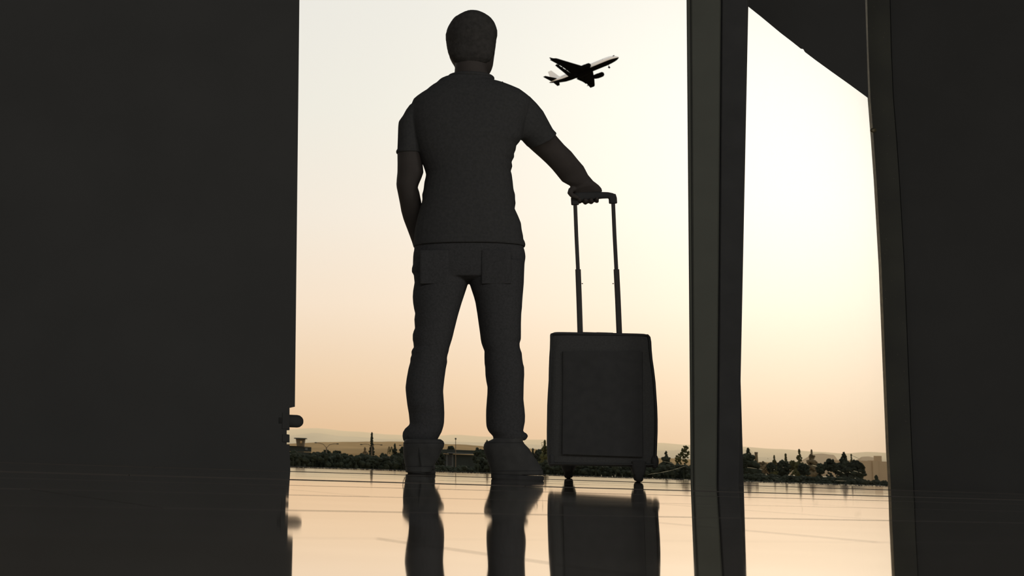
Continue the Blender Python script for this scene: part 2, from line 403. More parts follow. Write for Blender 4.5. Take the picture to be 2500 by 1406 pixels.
# bright scratches on the glass
def onwin(x, y, off=.004):
    d = ray(x, y); t = (WA.dot(WN) + off - C.dot(WN)) / d.dot(WN); return C + d * t
scr = [(1, (1582, 1158), (1612, 1154), .7), (1, (1612, 1154), (1640, 1148), .8), (1, (1640, 1148), (1676, 1137), .5), (1, (1612, 1124), (1650, 1133), .4),
       (1, (1321, 1082), (1326, 1079), 1.4), (1, (1323, 1083), (1324, 1093), 1.4), (1, (1323, 1101), (1324, 1104), 1.4), (1, (1339, 1133), (1346, 1136), 1.6),
       (2, (1824, 1141), (1848, 1144), .9), (2, (1853, 1145), (1863, 1147), .8), (2, (1953, 1117), (1956, 1121), 1.2), (2, (1984, 1135), (1995, 1139), 1.5),
       (2, (2045, 1148), (2053, 1151), 1.0), (2, (2056, 1153), (2062, 1156), 1.1), (2, (2073, 1152), (2077, 1154), 1.2), (2, (2084, 1149), (2095, 1152), 1.0), (2, (2098, 1153), (2104, 1155), .9),
       (2, (2080, 1112), (2098, 1120), 1.2), (2, (2086, 1167), (2090, 1167.5), 1.2), (2, (2040, 1173), (2066, 1174), .8), (2, (1871, 1159), (1874, 1159.5), 1.0), (2, (1874, 1119), (1876, 1120), 1.2), (2, (1889, 1146), (1891, 1147), 1.2)]
for wi, a, b, wd in scr:
    bm = bmesh.new(); A, B = onwin(*a), onwin(*b); r = wd * A.y / 3000 * .6
    tube(bm, [A, A.lerp(B, .3), A.lerp(B, .7), B], [r * .5, r, r * .8, r * .3], 6)
    obj('scratch', fix(bm), m_grit, WIN['window_%d' % wi])

# ================================================================ OUTDOORS
GZ = -4.0
m_ledge = mat('dark_ledge', (.05, .045, .03), .95, spec=.02, noise=.3, scale=2)
m_ground = mat('dry_ground', (.30, .24, .145), .95, spec=.02, noise=.3, scale=.02)
m_hillA = mat('far_hill', (.76, .60, .39), 1, spec=0, noise=.04, scale=.002)  # distance haze is mixed into the far, mid and dome hill colours
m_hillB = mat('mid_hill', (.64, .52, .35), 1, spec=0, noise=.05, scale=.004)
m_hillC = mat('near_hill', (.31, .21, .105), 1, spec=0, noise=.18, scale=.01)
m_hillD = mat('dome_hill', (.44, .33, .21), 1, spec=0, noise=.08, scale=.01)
bm = bmesh.new()
gp = [win(-40, 0, .0), win(60, 0, .0)]
gp = [win(-3, -.05, .15), win(12, -.05, .15), win(40, GZ, 12), win(-30, GZ, 12)]
# kerb strip beside the glass then the low field
k1 = [V((p.x, p.y, -.02)) for p in (win(-3, 0, .1), win(10, 0, .1), win(10, 0, 1.2), win(-3, 0, 1.2))]
solid(bm, k1, [p - V((0, 0, 4.2)) for p in k1])
structure('terrace', fix(bm), m_ledge, 'narrow dark ledge just outside the glass', 'ledge')
bm = bmesh.new()
q = [V((-3000, 12, GZ)), V((3500, 12, GZ)), V((9000, 9000, GZ)), V((-4000, 9000, GZ))]
solid(bm, q, [p - V((0, 0, 2)) for p in q])
structure('ground', fix(bm), m_ground, 'dark flat field beyond the glass, in front of the hills', 'ground')

def ridge(name, pts, dist, m, label, rough=0.0, drop=250, back=600):
    """pts: skyline px; a real ridge: crest at dist, foot nearer, back slope behind"""
    bm = bmesh.new(); crest = []; foot = []; rear = []; xs = []
    n = 160
    for i in range(n + 1):
        x = pts[0][0] + (pts[-1][0] - pts[0][0]) * i / n
        for (xa, ya), (xb, yb_) in zip(pts, pts[1:]):
            if xa <= x <= xb:
                t = (x - xa) / (xb - xa); t = t * t * (3 - 2 * t); y = ya + (yb_ - ya) * t; break
        y += rough * (math.sin(x * .11) + .6 * math.sin(x * .31 + 1) + .4 * math.sin(x * .77 + 2))
        p = at_y(x, y, dist); crest.append(p)
        f = at_y(x, y, dist - drop); foot.append(V((f.x, f.y, GZ - .5)))
        rear.append(V((p.x * 1.05, p.y + back, GZ - .5)))
    rows = [foot, [a.lerp(b, .5) + V((0, 0, (b.z - a.z) * .10)) for a, b in zip(foot, crest)], crest, rear]
    R = [[bm.verts.new(p) for p in r] for r in rows]
    for a, b in zip(R, R[1:]):
        for i in range(n): bm.faces.new((a[i], a[i + 1], b[i + 1], b[i]))
    for i in range(n): bm.faces.new((R[-1][i], R[-1][i + 1], R[0][i + 1], R[0][i]))
    return structure(name, fix(bm), m, label, 'hill', smooth=True)
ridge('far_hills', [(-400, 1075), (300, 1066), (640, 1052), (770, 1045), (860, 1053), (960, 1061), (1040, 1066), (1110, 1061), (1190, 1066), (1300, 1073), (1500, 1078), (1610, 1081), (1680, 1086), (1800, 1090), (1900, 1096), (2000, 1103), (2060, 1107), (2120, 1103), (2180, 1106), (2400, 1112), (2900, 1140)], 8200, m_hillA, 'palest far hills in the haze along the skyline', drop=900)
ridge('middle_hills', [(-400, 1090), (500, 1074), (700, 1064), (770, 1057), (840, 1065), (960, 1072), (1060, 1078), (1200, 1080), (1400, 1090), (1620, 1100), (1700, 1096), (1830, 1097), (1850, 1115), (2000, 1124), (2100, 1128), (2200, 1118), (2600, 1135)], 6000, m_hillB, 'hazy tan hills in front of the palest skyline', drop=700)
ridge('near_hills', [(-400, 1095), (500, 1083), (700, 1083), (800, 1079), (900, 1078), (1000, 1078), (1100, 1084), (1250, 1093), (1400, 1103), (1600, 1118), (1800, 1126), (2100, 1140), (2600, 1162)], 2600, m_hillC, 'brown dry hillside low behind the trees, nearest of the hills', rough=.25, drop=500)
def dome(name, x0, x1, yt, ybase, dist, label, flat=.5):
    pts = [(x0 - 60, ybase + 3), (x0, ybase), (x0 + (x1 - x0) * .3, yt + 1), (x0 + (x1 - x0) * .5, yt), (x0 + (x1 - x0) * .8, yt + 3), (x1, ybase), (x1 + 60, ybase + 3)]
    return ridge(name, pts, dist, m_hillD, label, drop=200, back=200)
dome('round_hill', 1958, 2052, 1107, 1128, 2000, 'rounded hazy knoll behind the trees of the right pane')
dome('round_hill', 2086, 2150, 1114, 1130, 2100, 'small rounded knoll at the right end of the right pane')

m_leafA = mat('dark_leaves', (.022, .026, .018), .95, spec=.02, noise=.4, scale=.8)
m_leafB = mat('olive_leaves', (.05, .05, .022), .95, spec=.02, noise=.4, scale=.8)
m_leafC = mat('brown_hazy_leaves', (.11, .085, .05), .95, spec=.02, noise=.3, scale=.8)
m_bark = mat('bark', (.03, .026, .02), .95, spec=.02, noise=.3, scale=3)
m_conc = mat('grey_concrete', (.075, .08, .078), .9, spec=.05, noise=.15, scale=.5)
m_concD = mat('dark_concrete', (.028, .033, .03), .9, spec=.05, noise=.15, scale=.5)
m_tower = mat('tower_brown', (.09, .072, .05), .9, spec=.05, noise=.15, scale=.5)
m_lampm = mat('lamp_metal', (.10, .075, .05), .7, spec=.1, noise=.1, scale=3)

def clump(bm, c, s, rng):
    """small leafy clump: a jittered low-poly blob"""
    vs = [bm.verts.new(V((x * s * rng.uniform(.7, 1.3), y * s * rng.uniform(.7, 1.3), z * s * rng.uniform(.6, 1.3))) + c) for x, y, z in ICO_V]
    for f in ICO_F: bm.faces.new([vs[i] for i in f])
_b = bmesh.new(); bmesh.ops.create_icosphere(_b, subdivisions=1, radius=1); _b.verts.index_update()
ICO_V = [tuple(v.co) for v in _b.verts]; ICO_F = [[v.index for v in f.verts] for f in _b.faces]; _b.free()
def tree(kind, x, ytop, wpx, dist, label, m=None, ybot=None, lean=0, name=None, group=None):
    rng = random.Random(int(x * 13 + ytop)); m = m or m_leafA
    top_ = at_y(x, ytop, dist); base = V((top_.x - lean * .0, dist, GZ)); s = dist / 3000.0; w_ = wpx * s * .5; H = top_.z - GZ
    w_ *= {'cypress': 1.35, 'conifer': 1.45, 'poplar': 1.35, 'round': 1.18}.get(kind, 1)
    nmz = name or {'cypress': 'cypress_tree', 'conifer': 'conifer_tree', 'round': 'broadleaf_tree', 'poplar': 'poplar_tree', 'bush': 'bush', 'palm': 'palm_tree', 'lean': 'leaning_pine'}[kind]
    t = thing(nmz, label, 'bush' if kind == 'bush' else 'tree', base, group)
    bm = bmesh.new(); tube(bm, [base - V((0, 0, .1)), base + V((0, 0, H * .5)), base + V((0, 0, H * (.93 if kind in ('conifer', 'cypress') else .7)))], [w_ * .10 + .06, w_ * .07 + .04, .03], 6)
    obj('trunk', fix(bm), m_bark, t)
    bm = bmesh.new()
    if kind in ('cypress', 'poplar', 'conifer'):
        n = {'cypress': 150, 'poplar': 110, 'conifer': 170}[kind]
        for i in range(n):
            u = (i + .5) / n; h = H * (.3 + .7 * u); vf = min(1.12, (H - h) / max(.6, H - 3.9))
            if kind == 'cypress': rr = w_ * vf ** .8
            elif kind == 'poplar': rr = w_ * min(1, vf * 1.7) ** .6
            else: rr = w_ * vf ** .8 * (.85 + .25 * math.sin(u * 34))
            a = rng.uniform(0, 6.28); q = rng.uniform(.6, 1)
            sz = max(.1, rr * .45) if kind != 'conifer' else max(.08, rr * .42)
            clump(bm, base + V((math.cos(a) * rr * q * .8, math.sin(a) * rr * q * .8, min(h, H - sz * .4))), sz, rng)
        clump(bm, base + V((0, 0, H - .2)), .16, rng)
        if kind == 'conifer': tube(bm, [base + V((0, 0, H * .8)), base + V((0, 0, H))], [.12, .03], 5)
    elif kind in ('round', 'bush'):
        ry = w_; rz = min(H * .55, w_ * 1.15); cz = H - rz
        for i in range(170):
            a = rng.uniform(0, 6.28); z = rng.uniform(-1, 1); q = rng.uniform(.55, 1) ; h = math.sqrt(1 - z * z)
            sz = w_ * rng.uniform(.12, .24)
            clump(bm, base + V((math.cos(a) * h * (w_ - sz) * q, math.sin(a) * h * (ry - sz) * q, cz + z * (rz - sz) * q)), sz, rng)
        for i in range(60):                                  # skirt of lower growth
            a = rng.uniform(0, 6.28); clump(bm, base + V((math.cos(a) * w_ * rng.uniform(.1, .8), math.sin(a) * w_ * .6, rng.uniform(0, max(cz, .3)))), w_ * .22, rng)
    elif kind == 'palm':
        for i in range(15):
            a = i * 6.28 / 15 + rng.uniform(-.2, .2); el = rng.uniform(.1, .9); Lf = w_ * 1.05; p0 = base + V((0, 0, H * .86))
            pts = []
            for k in range(6):
                u = k / 5; pts.append(p0 + V((math.cos(a) * Lf * u, math.sin(a) * Lf * u, H * .14 * math.sin(el * 2) * (1 - (2 * u - 1) ** 2) + (-w_ * .7 * u * u * (1.2 - el)))))
            d = V((-math.sin(a), math.cos(a), 0)) * w_ * .10
            for p, q in zip(pts, pts[1:]):
                v4 = [bm.verts.new(z) for z in (p - d, p + d, q + d * .8 - V((0, 0, .1)), q - d * .8 - V((0, 0, .1)))]; bm.faces.new(v4)
    elif kind == 'lean':
        tip = V((w_ * 1.2, 0, H)); 
        for i in range(260):
            u = rng.uniform(.25, 1) ; h = H * u; left = -w_ * 1.1 * (1 - abs(u - .62) * 1.6); right = w_ * (1.15 - .25 * abs(u - .7))
            lo_ = left if u < .8 else left + (u - .8) * 5 * (right - left) * .8
            px_ = rng.uniform(lo_, right)
            if .66 < u < .71 and rng.random() < .8: continue
            clump(bm, base + V((px_, rng.uniform(-.5, .5) * w_, h)), w_ * .16, rng)
    obj('crown', fix(bm), m, t)
    return t
T = tree
# left pane
T('round', 735, 1106, 44, 140, 'dark leafy tree in front of the control tower block'); T('round', 768, 1100, 34, 150, 'round dark tree just right of the control tower')
T('round', 797, 1094, 30, 165, 'tallest round tree under the left twin arm lamp'); T('round', 823, 1097, 32, 160, 'round dark tree right of the left twin arm lamp')
T('round', 842, 1103, 28, 150, 'low round tree, third left of the tall cypress'); T('bush', 857, 1108, 16, 166, 'small round bush between the lamps, left of the tall cypress')
T('round', 884, 1104, 30, 170, 'bushy tree just left of the tall cypress'); T('conifer', 891, 1092, 14, 175, 'thin pointed conifer directly left of the tall cypress', m_leafC)
T('cypress', 908, 1056, 12, 140, 'very tall narrow cypress, highest tree in the left part'); T('bush', 937, 1104, 26, 150, 'dome shaped bush right of the tall cypress')
T('palm', 953, 1089, 15, 168, 'small palm between the dome bush and the traveller', m_leafB); T('conifer', 964, 1083, 15, 150, 'pointed conifer beside the small palm')
T('round', 984, 1089, 18, 155, 'tree crown touching the left boot of the traveller', m_leafA); T('round', 972, 1103, 40, 135, 'low dark tree below the pointed conifer')
T('round', 1010, 1100, 60, 150, 'dark tree hidden behind the left boot')
# between the boots
T('round', 1101, 1086, 18, 260, 'round crown behind the low grey building'); T('round', 1072, 1098, 30, 170, 'dark tree left of the low grey building')
T('round', 1172, 1090, 36, 150, 'dark tree rising right of the low grey building'); T('conifer', 1189, 1074, 22, 176, 'pointed tree touching the right boot', m_leafB)
T('round', 1215, 1090, 60, 163, 'dark tree hidden behind the right boot'); T('round', 1262, 1098, 50, 150, 'dark tree behind the toe of the right boot')
T('conifer', 1301, 1094, 16, 170, 'small pointed conifer between the right boot and the suitcase'); T('round', 1318, 1094, 30, 150, 'dark tree left of the suitcase corner'); T('conifer', 1330, 1074, 24, 140, 'tall ragged tree touching the left edge of the suitcase', m_leafB)
# right of the suitcase
T('conifer', 1626, 1101, 26, 140, 'pointed conifer right of the suitcase'); T('lean', 1660, 1089, 34, 130, 'wind bent pine leaning over beside the column', m_leafB)
# right pane
T('conifer', 1826, 1093, 40, 140, 'large dark conifer beside the column in the right pane'); T('round', 1812, 1112, 24, 138, 'dark tree tucked against the column in the right pane')
T('round', 1862, 1124, 26, 220, 'small brown hazy tree right of the large conifer', m_leafC); T('round', 1838, 1120, 20, 150, 'dark undergrowth tree at the foot of the large conifer')
T('round', 1883, 1126, 22, 150, 'round dark tree left of the tall oval one'); T('conifer', 1890, 1111, 14, 190, 'thin pointed conifer behind the round dark tree', m_leafB)
T('round', 1912, 1119, 32, 140, 'oval dark tree near the middle of the right pane'); T('poplar', 1918, 1107, 6, 180, 'slender sapling poking above the oval dark tree', m_leafB)
T('round', 1934, 1122, 20, 200, 'small olive tree left of the tall pointed conifer', m_leafB); T('conifer', 1951, 1096, 20, 150, 'tall pointed conifer in the middle of the right pane', m_leafB)
T('round', 1962, 1128, 26, 140, 'low dark round tree under the tall pointed conifer'); T('conifer', 1981, 1097, 24, 230, 'hazy brown conifer in front of the rounded knoll', m_leafC)
T('round', 2003, 1129, 22, 150, 'small dark tree right of the hazy brown conifer'); T('round', 2025, 1117, 26, 140, 'rounded dark tree left of the poplar')
T('poplar', 2060, 1104, 18, 140, 'dark poplar shaped tree, tallest right of the rounded one'); T('round', 2046, 1126, 26, 145, 'dark leafy tree filling the left foot of the poplar')
T('conifer', 2078, 1108, 10, 200, 'thin olive conifer peeping above the broad umbrella tree', m_leafB); T('round', 2085, 1119, 46, 130, 'broad umbrella shaped tree at the right of the row'); T('round', 2100, 1142, 18, 132, 'small side crown right of the broad umbrella tree')
T('conifer', 2139, 1160, 12, 120, 'little conifer near the right end of the pane')
# scrub field that fills the foot of the view
bm = bmesh.new(); rng = random.Random(5)
for i in range(4600):
    x = rng.uniform(690, 2200); d = rng.uniform(70, 82); hz = 1107 + .037 * (x - 710)
    lo_ = 1 + 5 * math.sin(x * .09) * math.sin(x * .023) if x < 1700 else (12 if x < 2108 else 17)
    if 1330 < x < 1690: lo_ = -4
    if 1056 < x < 1166: lo_ = 19
    p = at_y(x, hz + lo_ + rng.uniform(0, 26), d); p.z = max(p.z, GZ + .3)
    clump(bm, p, rng.uniform(.06, .19), rng)
    if i % 3 == 0: tube(bm, [V((p.x, p.y, GZ)), p], [.06, .04], 4)
sc = obj('scrub', fix(bm), m_leafA); tag(sc, 'dark tangled scrub growing along the field behind the glass', 'scrub', kind='stuff')

def pbox(bm, x0, y0, x1, y1, dist, th):                      # box whose front spans those pixels
    A, B = at_y(x0, y0, dist), at_y(x1, y1, dist); box(bm, (A.x, dist, min(A.z, B.z)), (B.x, dist + th, max(A.z, B.z)))
# control tower
t = thing('control_tower', 'control tower with flared cab above the dark block at far left', 'tower', (at_y(732, 1090, 300).x, 300, GZ))
def conebox(bm, xc, y0, w0, y1, w1, dist):
    A = at_y(xc, y0, dist); B = at_y(xc, y1, dist); s = dist / 3000 * .5
    loft(bm, [ring(V((p.x, dist, p.z)), V((w_ * s, 0, 0)), V((0, w_ * s, 0)), 8) for p, w_ in ((A, w0), (B, w1))])
bm = bmesh.new(); conebox(bm, 734, 1092, 18, 1071, 24, 300); obj('cab', fix(bm), m_tower, t)
bm = bmesh.new(); conebox(bm, 734, 1071.5, 33, 1069, 31, 300); obj('cab_roof', fix(bm), m_concD, t)
bm = bmesh.new(); conebox(bm, 734, 1120, 17, 1092, 17, 300); A = at_y(734, 1100, 300); obj('shaft', fix(bm), m_tower, t)
bm = bmesh.new(); loft(bm, [ring(V((A.x, 300, z)), V((.85, 0, 0)), V((0, .85, 0)), 8) for z in (GZ, A.z)]); obj('shaft_base', fix(bm), m_tower, t)
bm = bmesh.new(); A = at_y(735, 1079, 300 - 1.3); ball(bm, A, .28, .1, .32, seg=10); obj('round_window', fix(bm), m_hillC, t)
# block
bm = bmesh.new(); pbox(bm, 690, 1089, 760, 1103, 220, 20); A = at_y(690, 1089, 220); B = at_y(760, 1089, 220); box(bm, (A.x, 220.1, GZ), (B.x, 239.9, at_y(700, 1102, 220).z))
t = thing('terminal_block', 'flat roofed dark block below the control tower', 'building', (A.x, 220, GZ)); obj('wall', fix(bm), m_concD, t)
bm = bmesh.new(); pbox(bm, 688, 1087.5, 761, 1090, 219.7, 20.5); obj('roof_edge', fix(bm), m_conc, t)
bm = bmesh.new(); pbox(bm, 745, 1093, 751, 1099, 219.8, .3); obj('window', fix(bm), m_conc, t)
# low grey building
t = thing('low_building', 'low grey flat roofed building between the boots', 'building', (at_y(1120, 1120, 200).x, 200, GZ))
bm = bmesh.new(); pbox(bm, 1084, 1108, 1175, 1150, 200, 12); A = at_y(1084, 1130, 200); B = at_y(1175, 1130, 200); box(bm, (A.x + .1, 200.1, GZ), (B.x - .1, 211, at_y(1120, 1140, 200).z)); obj('wall', fix(bm), m_concD, t)
bm = bmesh.new(); pbox(bm, 1080, 1096.5, 1160, 1109, 199.2, 13); obj('roof_slab', fix(bm), m_concD, t)
bm = bmesh.new(); pbox(bm, 1092, 1104, 1162, 1109, 199, .4); obj('roof_band', fix(bm), m_conc, t)
bm = bmesh.new(); pbox(bm, 1090, 1109, 1107, 1141, 199.7, .4); obj('door_frame', fix(bm), m_conc, t)
bm = bmesh.new(); pbox(bm, 1094, 1111, 1103, 1136, 199.6, .4); obj('door', fix(bm), m_hw, t)
# hazy flat building at right end
t = thing('hazy_building', 'hazy flat building at the right end of the right pane', 'building', (at_y(2150, 1130, 900).x, 900, GZ))
bm = bmesh.new(); A = at_y(2105, 1140, 900); B = at_y(2200, 1128, 900); box(bm, (A.x, 900, GZ), (B.x, 940, B.z)); obj('wall', fix(bm), m_hillD, t)
bm = bmesh.new(); A = at_y(2158, 1113, 900); B = at_y(2163, 1113, 900); box(bm, (A.x, 905, GZ), (B.x, 912, A.z)); obj('tower', fix(bm), m_hillD, t)
bm = bmesh.new(); A = at_y(2139, 1124, 895); B = at_y(2152, 1124, 895); box(bm, (A.x, 899, GZ), (B.x, 905, A.z)); obj('annex', fix(bm), m_hillD, t)
# water tower
t = thing('water_tower', 'small brown water tower right of the large conifer', 'tower', (at_y(1846, 1110, 400).x, 400, GZ))
bm = bmesh.new(); conebox(bm, 1846, 1109, 7, 1103.5, 8, 400); obj('tank', fix(bm), m_tower, t)
A = at_y(1846, 1109, 400); bm = bmesh.new(); tube(bm, [V((A.x, 400, GZ)), A], [.9, .45], 8); obj('shaft', fix(bm), m_leafC, t)
# lamps
def lamp(xl, yl, xr, yr, xc, yj, dist, label):
    Jn = at_y(xc, yj, dist); base = V((Jn.x, dist, GZ)); t = thing('street_lamp', label, 'lamp', base, 'twin arm street lamps')
    bm = bmesh.new(); tube(bm, [base, base.lerp(Jn, .5), Jn], [.09, .07, .05], 8); obj('pole', fix(bm), m_lampm, t)
    for (x, y) in ((xl, yl), (xr, yr)):
        E = at_y(x, y, dist); bm = bmesh.new()
        tube(bm, [Jn, Jn.lerp(E, .3) + V((0, 0, .18)), Jn.lerp(E, .65) + V((0, 0, .12)), E], .025, 6); obj('arm', fix(bm), m_lampm, t)
        bm = bmesh.new(); ball(bm, E, .13, .07, .045, seg=10); obj('lamp_head', fix(bm), m_hw, t, smooth=True)
lamp(771, 1080.5, 824, 1083.5, 797, 1093, 110, 'twin arm street lamp above the round trees left of the cypress')
lamp(882, 1085, 931, 1086, 907.5, 1091, 118, 'twin arm street lamp whose pole the tall cypress hides')
lamp(977, 1087, 1010, 1088, 994, 1094, 116, 'twin arm street lamp half hidden by the left boot')
A = at_y(1112.5, 1071, 120); base = V((A.x, 120, GZ)); t = thing('lamp_post', 'slim post lamp with round head between the boots', 'lamp', base)
bm = bmesh.new(); tube(bm, [base, A], [.05, .03], 8); obj('pole', fix(bm), m_lampm, t)
bm = bmesh.new(); ball(bm, A, .09, .09, .09, seg=10); obj('lamp_head', fix(bm), m_hw, t, smooth=True)

# ================================================================ AIRLINER
def airliner():
    pc = ray(1424, 173); RD = pc.normalized(); dist = 658.0
    o = C + RD * dist
    Rr = (RT - RD * RT.dot(RD)).normalized(); Dn = RD.cross(Rr).normalized()      # right, down, away
    if Dn.dot(UP) > 0: Dn = -Dn
    mk = lambda x, y, z: (Rr * x + Dn * y + RD * z).normalized()
    f = mk(3.75, -1.66, -1.98); u = mk(-.51, -3.89, 2.31); u = (u - f * u.dot(f)).normalized(); lft = u.cross(f)
    t = thing('airliner', 'twin engine airliner with shaded dark belly climbing in the sky, gear down', 'airplane', o)
    P = lambda x, y, z: o + f * x + lft * y + u * z                                # nose +x, port +y, top +z
    mw = mat('white_paint', (.97, .97, .97), .5, spec=.3, noise=.02, scale=1); mb = mat('black_paint_and_shade', (.004, .004, .004), .8, spec=.02, noise=.2, scale=2)  # the black carries the shade of belly and wings, besides dark parts
    mg = mat('grey_paint', (.45, .45, .45), .5, spec=.2, noise=.05, scale=1)
    st = [(18.8, .05, -.45), (18.4, .5, -.42), (17.5, 1.05, -.3), (16.2, 1.5, -.12), (14.5, 1.82, 0), (12, 2.0, 0), (0, 2.0, 0), (-7, 2.0, 0), (-10, 1.85, .12), (-13, 1.45, .45), (-16, .9, .85), (-18.2, .38, 1.15), (-18.8, .12, 1.25)]
    def part(lo, hi, k, n=20):
        bm = bmesh.new(); rings = []
        for x, r, z in st:
            rg = []
            for i in range(n + 1):
                a = lo + (hi - lo) * i / n; rg.append(P(x, math.cos(a) * r * k, math.sin(a) * r * k + z))
            rings.append([bm.verts.new(p) for p in rg])
        for a, b in zip(rings, rings[1:]):
            for i in range(n): bm.faces.new((a[i], a[i + 1], b[i + 1], b[i]))
        return bm
    obj('upper_fuselage', part(math.radians(-38), math.radians(218), 1.0), mw, t, smooth=True)
    obj('belly', part(math.radians(207), math.radians(333), 1.003), mb, t, smooth=True)  # underside shade painted on as a black strip
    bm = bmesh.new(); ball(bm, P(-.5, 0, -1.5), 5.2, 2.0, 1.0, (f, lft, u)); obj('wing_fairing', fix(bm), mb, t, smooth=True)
    def surf(name, pr, m, th=.12):
        bm = bmesh.new(); tp = [p + n_ * th * c_ for p, n_, c_ in pr]; bt = [p - n_ * th * c_ for p, n_, c_ in pr]; solid(bm, tp, bt); return obj(name, fix(bm), m, t)
    for s in (1, -1):
        tz = .6 if s > 0 else 1.6
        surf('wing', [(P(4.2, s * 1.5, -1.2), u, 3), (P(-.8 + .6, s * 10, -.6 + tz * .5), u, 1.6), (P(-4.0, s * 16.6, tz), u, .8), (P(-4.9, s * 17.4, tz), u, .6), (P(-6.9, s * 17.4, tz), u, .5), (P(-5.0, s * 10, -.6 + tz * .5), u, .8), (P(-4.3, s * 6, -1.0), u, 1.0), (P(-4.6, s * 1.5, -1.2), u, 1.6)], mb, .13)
        surf('wingtip', [(P(-4.7, s * 17, tz), lft, 1), (P(-6.8, s * 17.3, tz + 1.4), lft, .6), (P(-7.3, s * 17.3, tz + 1.4), lft, .5), (P(-6.4, s * 17, tz), lft, .6)], mb, .1)
        for k, (x, y) in enumerate(((-4.6, 7.5), (-4.9, 10.5), (-5.7, 13.2))):
            bm = bmesh.new(); ball(bm, P(x + .9, s * y, -1.2 + y * .07), 1.7, .22, .3, (f, lft, u), 10); obj('flap_fairing', fix(bm), mb, t)
        if s < 0:
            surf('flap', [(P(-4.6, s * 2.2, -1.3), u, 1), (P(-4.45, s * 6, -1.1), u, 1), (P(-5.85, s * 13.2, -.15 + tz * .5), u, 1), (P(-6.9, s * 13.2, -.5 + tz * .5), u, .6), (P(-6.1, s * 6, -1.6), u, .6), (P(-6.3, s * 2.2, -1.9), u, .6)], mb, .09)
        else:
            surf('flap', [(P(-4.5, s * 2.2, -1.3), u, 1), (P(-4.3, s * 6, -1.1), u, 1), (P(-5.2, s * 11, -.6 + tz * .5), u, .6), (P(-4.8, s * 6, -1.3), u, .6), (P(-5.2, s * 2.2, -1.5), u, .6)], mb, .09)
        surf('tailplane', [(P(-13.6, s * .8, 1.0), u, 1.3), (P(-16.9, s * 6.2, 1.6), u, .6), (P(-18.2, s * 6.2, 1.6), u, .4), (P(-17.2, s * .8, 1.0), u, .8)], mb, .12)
        bm = bmesh.new(); rings = []
        for x, r in ((6.9, .95), (6.6, 1.18), (5.6, 1.25), (4, 1.2), (2.6, .9), (2.2, .7)):
            rings.append(ring(P(x, s * 5.75, -2.2), lft * r, u * r, 20))
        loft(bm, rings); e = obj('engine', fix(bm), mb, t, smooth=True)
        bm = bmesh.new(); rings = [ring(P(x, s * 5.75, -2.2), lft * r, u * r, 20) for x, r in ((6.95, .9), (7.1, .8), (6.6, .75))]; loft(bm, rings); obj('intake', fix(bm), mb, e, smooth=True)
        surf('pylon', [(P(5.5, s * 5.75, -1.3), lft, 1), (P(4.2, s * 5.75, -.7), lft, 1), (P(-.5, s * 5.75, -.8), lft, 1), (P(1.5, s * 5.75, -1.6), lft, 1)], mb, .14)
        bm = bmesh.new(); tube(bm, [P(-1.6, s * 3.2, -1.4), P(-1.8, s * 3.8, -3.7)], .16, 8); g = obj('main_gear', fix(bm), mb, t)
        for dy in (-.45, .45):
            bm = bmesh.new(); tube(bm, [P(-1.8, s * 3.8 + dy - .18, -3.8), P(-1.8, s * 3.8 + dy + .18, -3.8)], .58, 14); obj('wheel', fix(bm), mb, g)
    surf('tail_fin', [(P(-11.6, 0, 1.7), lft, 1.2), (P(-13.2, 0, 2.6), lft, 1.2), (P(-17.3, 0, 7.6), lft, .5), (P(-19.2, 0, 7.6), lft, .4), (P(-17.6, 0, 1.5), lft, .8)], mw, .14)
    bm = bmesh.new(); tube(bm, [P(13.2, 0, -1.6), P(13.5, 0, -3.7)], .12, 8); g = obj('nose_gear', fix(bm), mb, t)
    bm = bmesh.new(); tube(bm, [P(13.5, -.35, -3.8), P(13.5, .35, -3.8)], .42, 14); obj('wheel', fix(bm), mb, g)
    bm = bmesh.new()
    for s in (1, -1):
        for i in range(30):
            x = 11.5 - i * .76
            if 4.3 < x < 4.9: continue
            a = math.radians(16); c = P(x, s * math.cos(a) * 2.0, math.sin(a) * 2.0)
            ball(bm, c, .14, .05, .19, (f, lft, u), 8)
    cw = obj('cabin_windows', fix(bm), mat('window_grey', (.2, .2, .2), .4, spec=.3, noise=.05), t); cw['kind'] = 'stuff'
    for s in (1, -1):
        for k in range(2):
            bm = bmesh.new(); a = math.radians(52 - 16 * k); x = 16.75 - .2 * k; r = 1.36
            ball(bm, P(x, s * math.cos(a) * r, -.15 + math.sin(a) * r), .42, .2, .22, (f, lft, u), 8); obj('cockpit_window', fix(bm), mb, t)
airliner()

# ================================================================ SUITCASE
gS = gdir(1470); dW = on_floor(1475, 1173).dot(gS)          # plane through the near wheels
sideS = V((gS.y, -gS.x, 0))
PS = lambda x, y, d=0.0: at_g(x, y, gS, dW + d)
case = thing('suitcase', 'dark cabin suitcase on wheels with its pull handle out, held by the traveller', 'suitcase', (PS(1475, 1173).x, PS(1475, 1173).y, 0))
rows = [(815, 1343, 1587), (818, 1342, 1589), (830, 1342, 1591), (850, 1341.5, 1592), (872, 1340, 1594), (900, 1339, 1598), (930, 1338.5, 1601.5), (960, 1336.5, 1603.5), (990, 1335, 1605.5), (1020, 1334.5, 1606.5), (1050, 1334, 1606.5), (1080, 1334, 1605.5), (1110, 1334.5, 1604.5), (1130, 1337, 1603.5)]
TH = .11; 
def case_ring(y, xl, xr, t0, t1, e=9, n=48):
    d = (t0 + t1) / 2; yy = y; sl = .02 * (xr - xl)
    A = PS(xl, yy - sl * .3, 0); B = PS(xr, yy + sl * .3 + 2, 0); c = (A + B) / 2 + gS * d; a = (B - A) / 2
    return ring(c, a, gS * ((t1 - t0) / 2), n, e)
bm = bmesh.new(); R = []
